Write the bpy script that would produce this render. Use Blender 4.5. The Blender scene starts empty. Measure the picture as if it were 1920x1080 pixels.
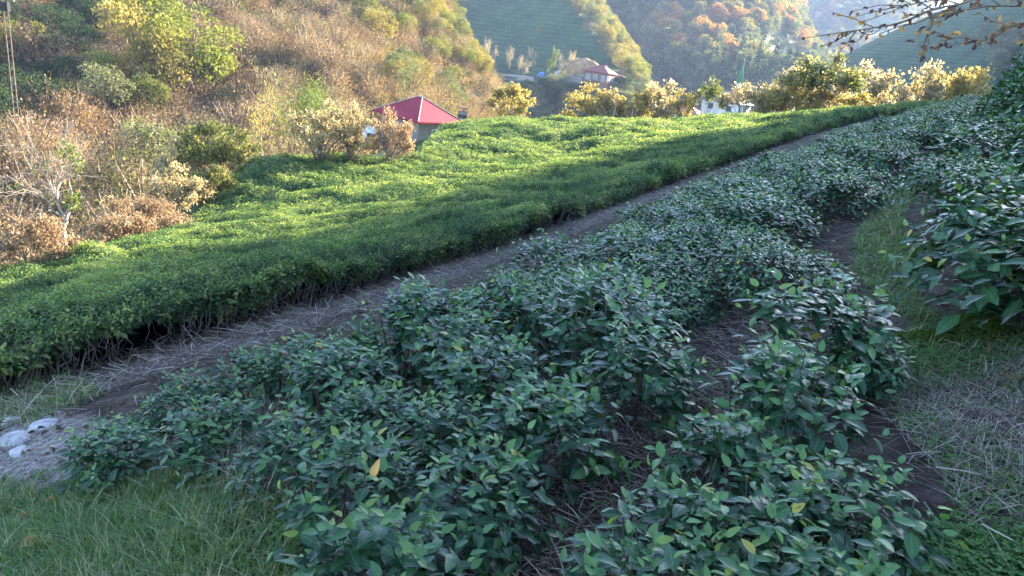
import bpy, math, random
import numpy as np
from mathutils import Vector, Matrix, Euler

random.seed(7)
RNG = np.random.default_rng(7)
C = bpy.context.scene.collection
SC = bpy.context.scene

# ------------------------------------------------------------------ camera
FPX, PITCH, ROLL = 1300.0, math.radians(19), math.radians(8)
cF = np.array([0, math.cos(PITCH), -math.sin(PITCH)]); cU0 = np.array([0, math.sin(PITCH), math.cos(PITCH)]); cR0 = np.array([1.0, 0, 0])
cU = math.cos(ROLL) * cU0 - math.sin(ROLL) * cR0
cR = math.cos(ROLL) * cR0 + math.sin(ROLL) * cU0
cam_d = bpy.data.cameras.new("camera"); cam = bpy.data.objects.new("camera", cam_d); C.objects.link(cam)
cam_d.sensor_width = 36.0; cam_d.lens = 36.0 * FPX / 1920.0
cam_d.clip_start = 0.05; cam_d.clip_end = 8000
cam.matrix_world = Matrix(((cR[0], cU[0], -cF[0], 0), (cR[1], cU[1], -cF[1], 0), (cR[2], cU[2], -cF[2], 0), (0, 0, 0, 1)))
SC.camera = cam

# ------------------------------------------------------------------ light
SUN_AZ, SUN_EL = math.radians(46), math.radians(20.5)     # azimuth measured from +Y towards +X
SUN = np.array([math.sin(SUN_AZ) * math.cos(SUN_EL), math.cos(SUN_AZ) * math.cos(SUN_EL), math.sin(SUN_EL)])
world = bpy.data.worlds.new("World"); SC.world = world; world.use_nodes = True
wn = world.node_tree.nodes; wl = world.node_tree.links
sky = wn.new("ShaderNodeTexSky"); sky.sky_type = 'NISHITA'; sky.sun_disc = False
sky.sun_elevation = SUN_EL; sky.sun_rotation = SUN_AZ
sky.air_density = 0.8; sky.dust_density = 0.3; sky.ozone_density = 1.3
wl.new(sky.outputs[0], wn["Background"].inputs[0]); wn["Background"].inputs[1].default_value = 0.105
sl = bpy.data.lights.new("sun", 'SUN'); sl.energy = 5.0; sl.angle = math.radians(0.5); sl.color = (1.0, 0.86, 0.66)
so = bpy.data.objects.new("sun", sl); C.objects.link(so)
so.rotation_euler = Vector(SUN.tolist()).to_track_quat('Z', 'Y').to_euler()
SC.view_settings.view_transform = 'Standard'; SC.view_settings.look = 'None'; SC.view_settings.gamma = 1.0
SC.view_settings.exposure = 3.15
cy = SC.cycles
cy.max_bounces = 5; cy.diffuse_bounces = 2; cy.glossy_bounces = 2; cy.transmission_bounces = 3; cy.transparent_max_bounces = 4; cy.volume_bounces = 0
cy.use_denoising = True
try: cy.denoiser = 'OPENIMAGEDENOISE'
except Exception: pass
cy.use_adaptive_sampling = True; cy.adaptive_threshold = 0.02
cy.caustics_reflective = False; cy.caustics_refractive = False; cy.sample_clamp_indirect = 3.0

# ------------------------------------------------------------------ geometry helpers
def at(u, v, d):
    a = cF + cR * ((u - 960) / FPX) + cU * ((540 - v) / FPX)
    return a / np.linalg.norm(a) * d
def proj(q):
    q = np.asarray(q, float); z = q @ cF
    z = np.where(z < 0.05, 0.05, z)
    return np.stack([960 + FPX * (q @ cR) / z, 540 - FPX * (q @ cU) / z], -1)
def hashn(ix, iy, s):
    n = (ix.astype(np.int64) * 374761393 + iy.astype(np.int64) * 668265263 + s * 1442695041) & 0xffffffff
    n = ((n ^ (n >> 13)) * 1274126177) & 0xffffffff
    return ((n ^ (n >> 16)) & 0xffff) / 65535.0
def vnoise(x, y, s=0):
    ix = np.floor(x); iy = np.floor(y); fx = x - ix; fy = y - iy
    fx = fx * fx * (3 - 2 * fx); fy = fy * fy * (3 - 2 * fy)
    ix = ix.astype(np.int64); iy = iy.astype(np.int64)
    a = hashn(ix, iy, s); b = hashn(ix + 1, iy, s); c = hashn(ix, iy + 1, s); d = hashn(ix + 1, iy + 1, s)
    return (a * (1 - fx) + b * fx) * (1 - fy) + (c * (1 - fx) + d * fx) * fy * 1.0
def fbm(x, y, s=0, o=3):
    r = 0; a = .5; t = 0
    for k in range(o):
        r = r + a * vnoise(x * 2 ** k, y * 2 ** k, s + k); t += a; a *= .5
    return r / t
def inpoly(pts, poly):
    pts = np.asarray(pts); x, y = pts[:, 0], pts[:, 1]; ins = np.zeros(len(pts), bool); n = len(poly)
    for i in range(n):
        x0, y0 = poly[i]; x1, y1 = poly[(i + 1) % n]
        if y0 == y1: continue
        ins ^= ((y0 > y) != (y1 > y)) & (x < (x1 - x0) * (y - y0) / (y1 - y0) + x0)
    return ins
def polydist(pts, line):
    """distance to a polyline and the side (positive = to its left)"""
    pts = np.asarray(pts, float)[:, :2]; best = np.full(len(pts), 1e9); side = np.zeros(len(pts))
    for i in range(len(line) - 1):
        a = np.array(line[i], float); b = np.array(line[i + 1], float); ab = b - a
        t = np.clip(((pts - a) @ ab) / (ab @ ab), 0, 1); q = a + t[:, None] * ab; d = np.linalg.norm(pts - q, axis=1)
        cr = ab[0] * (pts[:, 1] - a[1]) - ab[1] * (pts[:, 0] - a[0])
        m = d < best; best[m] = d[m]; side[m] = np.sign(cr[m])
    return best, side
def np_mesh(name, V, F, mats=(), attrs=None, smooth=True, midx=None):
    V = np.ascontiguousarray(V, np.float32); F = np.ascontiguousarray(F, np.int32); k = F.shape[1]
    me = bpy.data.meshes.new(name)
    me.vertices.add(len(V)); me.vertices.foreach_set('co', V.ravel())
    me.loops.add(F.size); me.loops.foreach_set('vertex_index', F.ravel())
    me.polygons.add(len(F)); me.polygons.foreach_set('loop_start', np.arange(len(F), dtype=np.int32) * k)
    if midx is not None: me.polygons.foreach_set('material_index', np.ascontiguousarray(midx, np.int32))
    me.polygons.foreach_set('use_smooth', np.full(len(F), smooth))
    me.update(calc_edges=True)
    for m in mats: me.materials.append(m)
    for an, av in (attrs or {}).items():
        av = np.ascontiguousarray(av, np.float32)
        if av.ndim == 1: me.attributes.new(an, 'FLOAT', 'POINT').data.foreach_set('value', av)
        else: me.attributes.new(an, 'FLOAT_VECTOR', 'POINT').data.foreach_set('vector', av.ravel())
    return me
def link(name, me, parent=None, loc=None, rz=None):
    o = bpy.data.objects.new(name, me); C.objects.link(o)
    if parent is not None: o.parent = parent
    if loc is not None: o.location = [float(c) for c in loc]
    if rz is not None: o.rotation_euler = (0, 0, rz)
    return o
def tag(o, label=None, cat=None, group=None, kind=None):
    if label: o['label'] = label
    if cat: o['category'] = cat
    if group: o['group'] = group
    if kind: o['kind'] = kind
    return o
def empty(name, loc, rz=0.0): return link(name, None, None, loc, rz)

class MB:
    """collects quads"""
    def __init__(s): s.V = []; s.F = []; s.M = []; s.A = []; s.n = 0
    def add(s, V, F, m=0, a=None):
        V = np.asarray(V, float); F = np.asarray(F, int)
        s.V.append(V); s.F.append(F + s.n); s.M.append(np.full(len(F), m)); s.n += len(V)
        s.A.append(np.zeros(len(V)) if a is None else np.broadcast_to(a, (len(V),)))
    def box(s, c, size, rz=0, m=0):
        x, y, z = [q / 2 for q in size]
        V = np.array([[-x, -y, -z], [x, -y, -z], [x, y, -z], [-x, y, -z], [-x, -y, z], [x, -y, z], [x, y, z], [-x, y, z]])
        cr, sr = math.cos(rz), math.sin(rz); V = V @ np.array([[cr, sr, 0], [-sr, cr, 0], [0, 0, 1]]) + np.array(c)
        s.add(V, [[0, 3, 2, 1], [4, 5, 6, 7], [0, 1, 5, 4], [1, 2, 6, 5], [2, 3, 7, 6], [3, 0, 4, 7]], m)
    def tube(s, P, R, n=6, m=0, a=None):
        P = np.asarray(P, float); k = len(P); R = np.broadcast_to(R, (k,))
        T = np.gradient(P, axis=0); T /= np.linalg.norm(T, axis=1)[:, None] + 1e-9
        ref = np.array([0, 0, 1.]) if abs(T[0][2]) < .9 else np.array([1., 0, 0])
        X = np.cross(T, ref); X /= np.linalg.norm(X, axis=1)[:, None] + 1e-9; Y = np.cross(T, X)
        an = np.linspace(0, 2 * math.pi, n, endpoint=False)
        V = P[:, None] + (X[:, None] * np.cos(an)[None, :, None] + Y[:, None] * np.sin(an)[None, :, None]) * R[:, None, None]
        i = np.arange(k - 1)[:, None] * n; j = np.arange(n)[None]; j2 = (j + 1) % n
        F = np.stack([i + j, i + j2, i + n + j2, i + n + j], -1).reshape(-1, 4)
        s.add(V.reshape(-1, 3), F, m, a)
    def mesh(s, name, mats, smooth=True, scalar='tint'):
        return np_mesh(name, np.concatenate(s.V), np.concatenate(s.F), mats, {scalar: np.concatenate(s.A)}, smooth, np.concatenate(s.M))
def place(tv, tf, pos, fr, scl, rnd=None, tattr=None):
    """N copies of a template: tv (k,3), frames fr (N,3,3) rows = x,y,z axes"""
    N = len(pos); k = len(tv)
    V = np.einsum('kj,njc->nkc', tv, fr) * np.reshape(scl, (-1, 1, 1) if np.ndim(scl) else (1, 1, 1)) + pos[:, None]
    F = (tf[None] + (np.arange(N) * k)[:, None, None]).reshape(-1, tf.shape[1])
    A = np.repeat(rnd if rnd is not None else np.zeros(N), k); B = np.tile(tattr if tattr is not None else np.zeros(k), N)
    return V.reshape(-1, 3), F, A, B
def frames(ydir, zhint):
    y = ydir / (np.linalg.norm(ydir, axis=1)[:, None] + 1e-9); x = np.cross(y, zhint); x /= np.linalg.norm(x, axis=1)[:, None] + 1e-9
    return np.stack([x, y, np.cross(x, y)], 1)
def leaf_tpl(nseg=5, w=.25, fold=.10, curl=.2, wav=0.0):
    V = []; at_ = []
    for i in range(nseg + 1):
        t = i / nseg; ww = w * (math.sin(math.pi * t ** .9) ** .7 if 0 < t < 1 else 0.0) * (1.15 - .35 * t) + (.012 if i in (0, nseg) else 0)
        z = -curl * t * t; zz = wav * math.sin(t * 9)
        V += [(-ww, t, z + fold * ww * 3 + zz), (0, t, z), (ww, t, z + fold * ww * 3 - zz)]; at_ += [1, 0, 1]
    F = []
    for i in range(nseg):
        a = 3 * i; F += [(a, a + 1, a + 4, a + 3), (a + 1, a + 2, a + 5, a + 4)]
    return np.array(V), np.array(F), np.array(at_, float)
LEAF5 = leaf_tpl(5, wav=.02); LEAF3 = leaf_tpl(3); 
RHOMB = (np.array([(0, 0, 0), (.34, .5, .1), (0, 1, -.05), (-.34, .5, .1)]), np.array([(0, 1, 2, 3)]), np.zeros(4))
STRIP = (np.array([(-.5, 0, 0), (.5, 0, 0), (.3, 1, 0), (-.3, 1, 0)]), np.array([(0, 1, 2, 3)]), np.zeros(4))

# ------------------------------------------------------------------ materials
def mat(name):
    m = bpy.data.materials.new(name); m.use_nodes = True; nt = m.node_tree; return m, nt, nt.nodes["Principled BSDF"]
def ramp(nt, fac, stops):
    r = nt.nodes.new("ShaderNodeValToRGB"); e = r.color_ramp.elements
    while len(e) < len(stops): e.new(.5)
    for k, (p, c) in enumerate(stops): e[k].position = p; e[k].color = (*c, 1)
    nt.links.new(fac, r.inputs[0]); return r.outputs[0]
def leaf_mat(name, stops, rough=.4, trans=.35, spec=.5, tstops=None, use='tint', mid=False, patch=0.0, patch_scale=.3, tgain=(1.3, 1.35, .55)):
    m, nt, b = mat(name); L = nt.links.new
    if use == 'tint':
        n = nt.nodes.new("ShaderNodeAttribute"); n.attribute_name = 'tint'; fac = n.outputs['Fac']
    else:
        n = nt.nodes.new("ShaderNodeObjectInfo"); fac = n.outputs['Random']
    if patch:
        ge = nt.nodes.new("ShaderNodeNewGeometry"); no = nt.nodes.new("ShaderNodeTexNoise"); no.inputs['Scale'].default_value = patch_scale; no.inputs['Detail'].default_value = 2
        L(ge.outputs['Position'], no.inputs['Vector'])
        mr = nt.nodes.new("ShaderNodeMapRange"); mr.inputs[1].default_value = .3; mr.inputs[2].default_value = .7; mr.inputs[3].default_value = -patch; mr.inputs[4].default_value = patch
        L(no.outputs['Fac'], mr.inputs[0]); ad = nt.nodes.new("ShaderNodeMath"); ad.use_clamp = True; L(fac, ad.inputs[0]); L(mr.outputs[0], ad.inputs[1]); fac = ad.outputs[0]
    col = ramp(nt, fac, stops)
    if mid:
        a2 = nt.nodes.new("ShaderNodeAttribute"); a2.attribute_name = 'across'
        mr = nt.nodes.new("ShaderNodeMapRange"); mr.inputs[1].default_value = .04; mr.inputs[2].default_value = .16; mr.inputs[3].default_value = .55; mr.inputs[4].default_value = 0
        L(a2.outputs['Fac'], mr.inputs[0]); mx = nt.nodes.new("ShaderNodeMix"); mx.data_type = 'RGBA'
        L(mr.outputs[0], mx.inputs[0]); L(col, mx.inputs[6]); mx.inputs[7].default_value = (.12, .2, .06, 1); col = mx.outputs[2]
    L(col, b.inputs['Base Color']); b.inputs['Roughness'].default_value = rough
    b.inputs['Specular IOR Level'].default_value = spec
    t = nt.nodes.new("ShaderNodeBsdfTranslucent")
    g = nt.nodes.new("ShaderNodeMix"); g.data_type = 'RGBA'; g.blend_type = 'MULTIPLY'; g.inputs[0].default_value = 1; L(col, g.inputs[6]); g.inputs[7].default_value = (*tgain, 1)
    g.clamp_result = False
    L(g.outputs[2], t.inputs[0]); mx = nt.nodes.new("ShaderNodeMixShader"); mx.inputs[0].default_value = trans
    L(b.outputs[0], mx.inputs[1]); L(t.outputs[0], mx.inputs[2]); L(mx.outputs[0], nt.nodes["Material Output"].inputs[0])
    return m
def rough_mat(name, stops, scale=2.0, rough=.9, bump=.0, bscale=30, detail=6, spec=.2):
    m, nt, b = mat(name); L = nt.links.new
    ge = nt.nodes.new("ShaderNodeNewGeometry"); no = nt.nodes.new("ShaderNodeTexNoise"); no.inputs['Scale'].default_value = scale; no.inputs['Detail'].default_value = detail
    no.inputs['Roughness'].default_value = .65
    L(ge.outputs['Position'], no.inputs['Vector']); L(ramp(nt, no.outputs['Fac'], stops), b.inputs['Base Color'])
    b.inputs['Roughness'].default_value = rough; b.inputs['Specular IOR Level'].default_value = spec
    if bump:
        n2 = nt.nodes.new("ShaderNodeTexNoise"); n2.inputs['Scale'].default_value = bscale; n2.inputs['Detail'].default_value = 5; L(ge.outputs['Position'], n2.inputs['Vector'])
        bp = nt.nodes.new("ShaderNodeBump"); bp.inputs['Strength'].default_value = bump; bp.inputs['Distance'].default_value = 1.5 / bscale; L(n2.outputs['Fac'], bp.inputs['Height']); L(bp.outputs[0], b.inputs['Normal'])
    return m
def flat_mat(name, c, rough=.7, spec=.3): 
    return rough_mat(name, [(.3, tuple(q * .82 for q in c)), (.7, tuple(min(1, q * 1.1) for q in c))], scale=1.5, rough=rough, spec=spec, bump=0)

M = {}
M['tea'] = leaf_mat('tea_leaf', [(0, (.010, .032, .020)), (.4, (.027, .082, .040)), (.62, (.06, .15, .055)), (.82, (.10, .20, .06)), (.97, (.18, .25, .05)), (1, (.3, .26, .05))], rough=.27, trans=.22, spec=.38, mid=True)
M['tea_far'] = leaf_mat('clipped_tea_leaf', [(0, (.024, .062, .036)), (.5, (.085, .155, .068)), (1, (.26, .32, .14))], rough=.5, trans=.5, spec=.25, use='obj', patch=.35, patch_scale=.5, tgain=(1.7, 1.6, .6))
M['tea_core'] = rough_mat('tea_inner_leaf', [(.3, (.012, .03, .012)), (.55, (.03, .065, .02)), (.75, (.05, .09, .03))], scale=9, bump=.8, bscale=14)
M['stem'] = rough_mat('tea_stem_bark', [(.3, (.04, .032, .026)), (.7, (.12, .095, .08))], scale=20)
M['pale_stem'] = rough_mat('pale_stem_bark', [(.3, (.08, .065, .055)), (.7, (.24, .2, .17))], scale=12)
M['bark'] = rough_mat('bark', [(.3, (.09, .07, .05)), (.7, (.26, .21, .16))], scale=6, bump=.5, bscale=25)
M['grey_bark'] = rough_mat('pale_bark', [(.3, (.2, .165, .135)), (.7, (.44, .37, .31))], scale=6, bump=.3, bscale=25)
M['soil'] = rough_mat('soil', [(.25, (.02, .016, .014)), (.5, (.045, .036, .03)), (.75, (.09, .072, .06))], scale=7, bump=1.0, bscale=22)
M['straw'] = leaf_mat('straw', [(0, (.05, .038, .03)), (.5, (.17, .135, .11)), (1, (.46, .40, .34))], rough=.7, trans=.05, spec=.2)
M['grass'] = leaf_mat('grass_blade', [(0, (.04, .09, .025)), (.5, (.09, .17, .045)), (.8, (.16, .22, .08)), (.9, (.3, .29, .17)), (1, (.42, .38, .26))], rough=.5, trans=.3, spec=.35)
M['clover'] = leaf_mat('clover_leaf', [(0, (.04, .11, .03)), (1, (.1, .2, .05))], rough=.6, trans=.3, spec=.25)
M['moss'] = leaf_mat('moss_tuft', [(0, (.03, .06, .01)), (1, (.09, .14, .02))], rough=.9, trans=.2, spec=.1)
M['dead'] = leaf_mat('dead_leaf', [(0, (.3, .14, .04)), (1, (.5, .3, .1))], rough=.6, trans=.2, tgain=(1.1, 1, .8))
M['stone'] = rough_mat('pale_stone', [(.3, (.26, .25, .25)), (.7, (.48, .47, .48))], scale=14, bump=.5, bscale=12)
M['gravel'] = rough_mat('gravel', [(.3, (.14, .12, .11)), (.7, (.42, .39, .37))], scale=30, bump=.6, bscale=40)

# ------------------------------------------------------------------ near hillside
CTRL = [(0, 1080, 2.7), (60, 830, 4.7), (1900, 1000, 1.95), (1900, 800, 2.6), (980, 1060, 2.05), (500, 1080, 2.15), (1250, 760, 3.1), (1380, 640, 4.1), (1850, 600, 4.0),
        (1650, 480, 5.6), (1720, 330, 10), (1820, 215, 22), (400, 640, 6.5), (560, 600, 7.5), (900, 490, 11.7), (1150, 395, 18), (1350, 320, 27), (1560, 245, 40),
        (1700, 215, 56), (80, 720, 6.5), (250, 960, 3.2)]
PT = [at(*c) for c in CTRL]
# the clipped tea is about 0.65 m high: canopy points lowered by that
for c in [(840, 231, 50), (1100, 236, 55), (1400, 224, 58), (1780, 194, 70), (100, 470, 20), (380, 415, 25), (470, 300, 32), (0, 530, 14), (640, 300, 31), (500, 450, 17), (600, 390, 22), (800, 330, 28), (1000, 270, 38), (250, 560, 9.5)]:
    PT.append(at(*c) - np.array([0, 0, .62]))
PT += [np.array(q, float) for q in [(-1, -3, -1.7), (4, -2, -.2), (8, 2, 1.2), (14, 10, 2.6), (22, 22, 3.0), (34, 38, 3.2), (48, 60, 3.4), (-6, 0, -4.0), (-12, 2, -7), (-18, 10, -10), (-20, 22, -12.5), (-22, 32, -13),
        (-17, 40, -10.5), (-16, 52, -11.5), (-14, 64, -10.5), (-4, 66, -9.6), (8, 68, -9), (22, 72, -7.5), (42, 78, -4), (-24, 60, -16), (-10, 82, -14), (10, 86, -14), (34, 92, -12), (60, 90, -4), (-28, 44, -16),
        (-30, 20, -17), (-26, 5, -13), (-10, -8, -6), (20, -8, 4), (40, 10, 10), (60, 40, 13)]]
PT = np.array(PT)
def tps_fit(X, z, lam=.02):
    n = len(X); d = np.linalg.norm(X[:, None] - X[None], axis=2); K = np.where(d > 0, d * d * np.log(d + 1e-9), 0)
    A = np.zeros((n + 3, n + 3)); A[:n, :n] = K + lam * np.eye(n); A[:n, n] = 1; A[:n, n + 1:] = X; A[n, :n] = 1; A[n + 1:, :n] = X.T
    return np.linalg.solve(A, np.concatenate([z, [0, 0, 0]]))
SCL = 20.0
TW = tps_fit(PT[:, :2] / SCL, PT[:, 2])
def ground(x, y, rough=True):
    x = np.asarray(x, float); y = np.asarray(y, float); sh = x.shape; X = np.stack([x.ravel(), y.ravel()], 1) / SCL; out = []
    for i in range(0, len(X), 20000):
        q = X[i:i + 20000]; d = np.linalg.norm(q[:, None] - PT[None, :, :2] / SCL, axis=2); K = np.where(d > 0, d * d * np.log(d + 1e-9), 0)
        out.append(K @ TW[:-3] + TW[-3] + q @ TW[-2:])
    z = np.concatenate(out).reshape(sh)
    if rough: z = z + (fbm(x * 1.3, y * 1.3, 5) - .5) * .10
    return z
def hit(u, v, h=0.0, dmin=1.0, dmax=110.0, f=None):
    f = f or (lambda x, y: ground(x, y)); t = np.concatenate([np.arange(dmin, 12, .05), np.arange(12, dmax, .2)])
    a = cF + cR * ((u - 960) / FPX) + cU * ((540 - v) / FPX); a /= np.linalg.norm(a); q = a[None] * t[:, None]
    below = q[:, 2] < f(q[:, 0], q[:, 1]) + h
    return q[np.argmax(below)] if below.any() else None
def grid_mesh(name, X, Y, Z, m, attrs=None):
    ny, nx = X.shape; i = np.arange(ny - 1)[:, None] * nx + np.arange(nx - 1)[None]
    F = np.stack([i, i + 1, i + nx + 1, i + nx], -1).reshape(-1, 4)
    return np_mesh(name, np.stack([X, Y, Z], -1).reshape(-1, 3), F, [m] if not isinstance(m, list) else m, attrs)

PATH = [(-5.2, 2.6), (-3.6, 4.1), (-2.55, 5.5), (-2.0, 7.0), (-.55, 11.2), (2.4, 17.5), (7.1, 25.9), (15.2, 37), (25.2, 50), (36, 62)]
FIELD = [(-3.75, 4.6), (-5.3, 3.3), (-9.5, 6.5), (-9.8, 11), (-11.6, 15.5), (-10.9, 21.7), (-12.2, 29), (-10.2, 31.5), (-7, 31.6), (-5.2, 32.5), (-5.6, 36), (-6.4, 49.5), (4, 54.9), (16.1, 56.5), (33.5, 62.5), (39, 66), (36.5, 62), (25.2, 50), (15.2, 37), (7.1, 25.9), (2.4, 17.5), (-.55, 11.2), (-2.0, 7.0), (-2.55, 5.5)]
SIDEGAP = [(10.2, 33.5), (13.3, 38.3), (17.5, 44), (22, 49.2)]      # second, narrower gap inside the clipped tea

def mixmask(nt, vec, stops_list, factors):
    pass
def terrain_mat():
    m, nt, b = mat('hillside_soil'); L = nt.links.new
    ge = nt.nodes.new("ShaderNodeNewGeometry")
    def noise(s, d=5):
        n = nt.nodes.new("ShaderNodeTexNoise"); n.inputs['Scale'].default_value = s; n.inputs['Detail'].default_value = d; L(ge.outputs['Position'], n.inputs['Vector']); return n.outputs['Fac']
    soil = ramp(nt, noise(6), [(.3, (.02, .016, .014)), (.55, (.05, .04, .034)), (.75, (.11, .09, .075))])
    green = ramp(nt, noise(9), [(.3, (.025, .045, .018)), (.6, (.05, .085, .03)), (.75, (.09, .1, .05))])
    grav = ramp(nt, noise(25), [(.35, (.1, .085, .08)), (.6, (.24, .22, .2)), (.72, (.45, .42, .4))])
    a1 = nt.nodes.new("ShaderNodeAttribute"); a1.attribute_name = 'green'; a2 = nt.nodes.new("ShaderNodeAttribute"); a2.attribute_name = 'gravel'
    m1 = nt.nodes.new("ShaderNodeMix"); m1.data_type = 'RGBA'; L(a1.outputs['Fac'], m1.inputs[0]); L(soil, m1.inputs[6]); L(green, m1.inputs[7])
    m2 = nt.nodes.new("ShaderNodeMix"); m2.data_type = 'RGBA'; L(a2.outputs['Fac'], m2.inputs[0]); L(m1.outputs[2], m2.inputs[6]); L(grav, m2.inputs[7])
    L(m2.outputs[2], b.inputs['Base Color']); b.inputs['Roughness'].default_value = .95; b.inputs['Specular IOR Level'].default_value = .1
    bp = nt.nodes.new("ShaderNodeBump"); bp.inputs['Strength'].default_value = .9; bp.inputs['Distance'].default_value = .04; L(noise(28), bp.inputs['Height']); L(bp.outputs[0], b.inputs['Normal'])
    return m
GRASSP = [(-200, 1300), (-200, 930), (60, 900), (180, 860), (330, 850), (480, 880), (560, 960), (560, 1300)]
GRAVP = [(-300, 960), (-300, 760), (60, 750), (200, 800), (300, 860), (150, 890), (40, 930)]
CLOVP = [(1500, 1300), (1560, 1010), (1720, 1000), (1960, 1010), (2100, 1300)]
GPATH = [(1640, 760), (1760, 900), (1780, 1000), (2100, 1010), (2100, 640), (1860, 610), (1740, 590), (1690, 420), (1720, 350), (1830, 275), (1790, 280), (1680, 350), (1600, 440), (1600, 520), (1700, 600), (1690, 650)]
def build_terrain():
    xs = np.concatenate([np.linspace(-34, -6, 60), np.linspace(-5.8, 5, 130), np.linspace(5.3, 66, 110)])
    ys = np.concatenate([np.linspace(-9, 0, 12), np.linspace(.15, 14, 140), np.linspace(14.4, 94, 130)])
    X, Y = np.meshgrid(xs, ys); Z = ground(X, Y)
    d, s = polydist(np.stack([X.ravel(), Y.ravel()], 1), PATH)
    q = proj(np.stack([X, Y, Z], -1).reshape(-1, 3)); near = (Y.ravel() > .3)
    g = (inpoly(q, GRASSP) | inpoly(q, CLOVP) | inpoly(q, GPATH) & ((q[:, 1] < 720) | (fbm(X.ravel() * 3, Y.ravel() * 3, 4) > .62))) & near & (Y.ravel() < 30)
    gr = np.maximum((inpoly(q, GRAVP) & near) * 1., .5 * np.clip((.75 - d) / .2, 0, 1) * (Y.ravel() > 3))
    far = ~inpoly(np.stack([X.ravel(), Y.ravel()], 1), FIELD) & (s > 0) & (Y.ravel() > 8)
    g = np.clip(g * 1. + far * .8, 0, 1)
    me = grid_mesh('ground', X, Y, Z, terrain_mat(), {'green': g.astype(float), 'gravel': gr.astype(float)})
    tag(link('ground', me), kind='structure')
build_terrain()

# ------------------------------------------------------------------ distant hill sheets
def crom(P, t):
    n = len(P); i = int(min(max(math.floor(t), 0), n - 2)); f = t - i
    p0 = P[max(i - 1, 0)]; p1 = P[i]; p2 = P[i + 1]; p3 = P[min(i + 2, n - 1)]
    return .5 * ((2 * p1) + (-p0 + p2) * f + (2 * p0 - 5 * p1 + 4 * p2 - p3) * f * f + (-p0 + 3 * p1 - 3 * p2 + p3) * f ** 3)
class Sheet:
    def __init__(s, cols, na, nb, amp, wl, seed, post=None):
        Pc = np.array([[at(*c) for c in col] for col in cols]); nc, nr = Pc.shape[:2]
        tb = np.linspace(0, nr - 1, nb); ta = np.linspace(0, nc - 1, na)
        cc = np.array([[crom(Pc[i], t) for t in tb] for i in range(nc)])
        s.G = np.array([crom(cc, t) for t in ta])                # na, nb, 3
        G = s.G; G[..., 2] += (fbm(G[..., 0] / wl, G[..., 1] / wl, seed, 4) - .5) * amp
        if post is not None: post(G)
    def mesh(s, name, m, label=None):
        G = s.G; tag(link(name, grid_mesh(name, G[..., 0], G[..., 1], G[..., 2], m)), label, None, None, 'structure')
    def sample(s, n, rng):
        """n random points by world area"""
        G = s.G; A = np.linalg.norm(np.cross(G[1:, :-1] - G[:-1, :-1], G[:-1, 1:] - G[:-1, :-1]), axis=2); w = A.ravel() / A.sum()
        k = rng.choice(len(w), n, p=w); i, j = np.divmod(k, G.shape[1] - 1); a = rng.random(n)[:, None]; b = rng.random(n)[:, None]
        return (G[i, j] * (1 - a) + G[i + 1, j] * a) * (1 - b) + (G[i, j + 1] * (1 - a) + G[i + 1, j + 1] * a) * b
    def near(s, u, v):
        q = proj(s.G.reshape(-1, 3)); k = np.argsort(np.hypot(q[:, 0] - u, q[:, 1] - v))[:6]
        P = s.G.reshape(-1, 3)[k]; return P[np.argmin(P @ cF)]

M['hill_brown'] = rough_mat('hill_undergrowth', [(.3, (.02, .028, .014)), (.5, (.045, .045, .025)), (.7, (.09, .075, .045))], scale=.25, bump=1, bscale=2)
M['hill_tea'] = rough_mat('hill_tea_terraces', [(.35, (.02, .045, .022)), (.6, (.04, .08, .035)), (.8, (.07, .11, .045))], scale=.12, bump=1, bscale=1.2)
def row_mat(name, stops, per):
    m = rough_mat(name, stops, scale=.12, bump=1, bscale=1.2); nt = m.node_tree; L = nt.links.new; b = nt.nodes["Principled BSDF"]; src = b.inputs['Base Color'].links[0].from_socket
    ge = nt.nodes.new("ShaderNodeNewGeometry"); w = nt.nodes.new("ShaderNodeTexWave"); w.bands_direction = 'Z'; w.inputs['Scale'].default_value = 6.283 / per / 20; w.inputs['Distortion'].default_value = 2.5; w.inputs['Detail Scale'].default_value = .15
    mp = nt.nodes.new("ShaderNodeMapping"); mp.inputs['Scale'].default_value = (.06, .06, 1); L(ge.outputs['Position'], mp.inputs[0]); L(mp.outputs[0], w.inputs['Vector'])
    r = ramp(nt, w.outputs['Fac'], [(.0, (.5, .5, .55)), (.35, (1, 1, 1))]); mx = nt.nodes.new("ShaderNodeMix"); mx.data_type = 'RGBA'; mx.blend_type = 'MULTIPLY'; mx.inputs[0].default_value = 1; L(src, mx.inputs[6]); L(r, mx.inputs[7]); L(mx.outputs[2], b.inputs['Base Color']); return m
M['hill_tea'] = row_mat('hill_tea_terraces', [(.35, (.025, .065, .03)), (.6, (.05, .11, .045)), (.8, (.08, .14, .055))], 1.7)
M['hill_mix'] = rough_mat('hill_meadow_wood', [(.35, (.03, .05, .02)), (.55, (.09, .12, .05)), (.75, (.16, .15, .08))], scale=.03, bump=1, bscale=.5)
M['hill_far'] = rough_mat('far_mountain_wood', [(.3, (.03, .05, .025)), (.7, (.12, .1, .05))], scale=.012, bump=1, bscale=.1)

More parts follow.
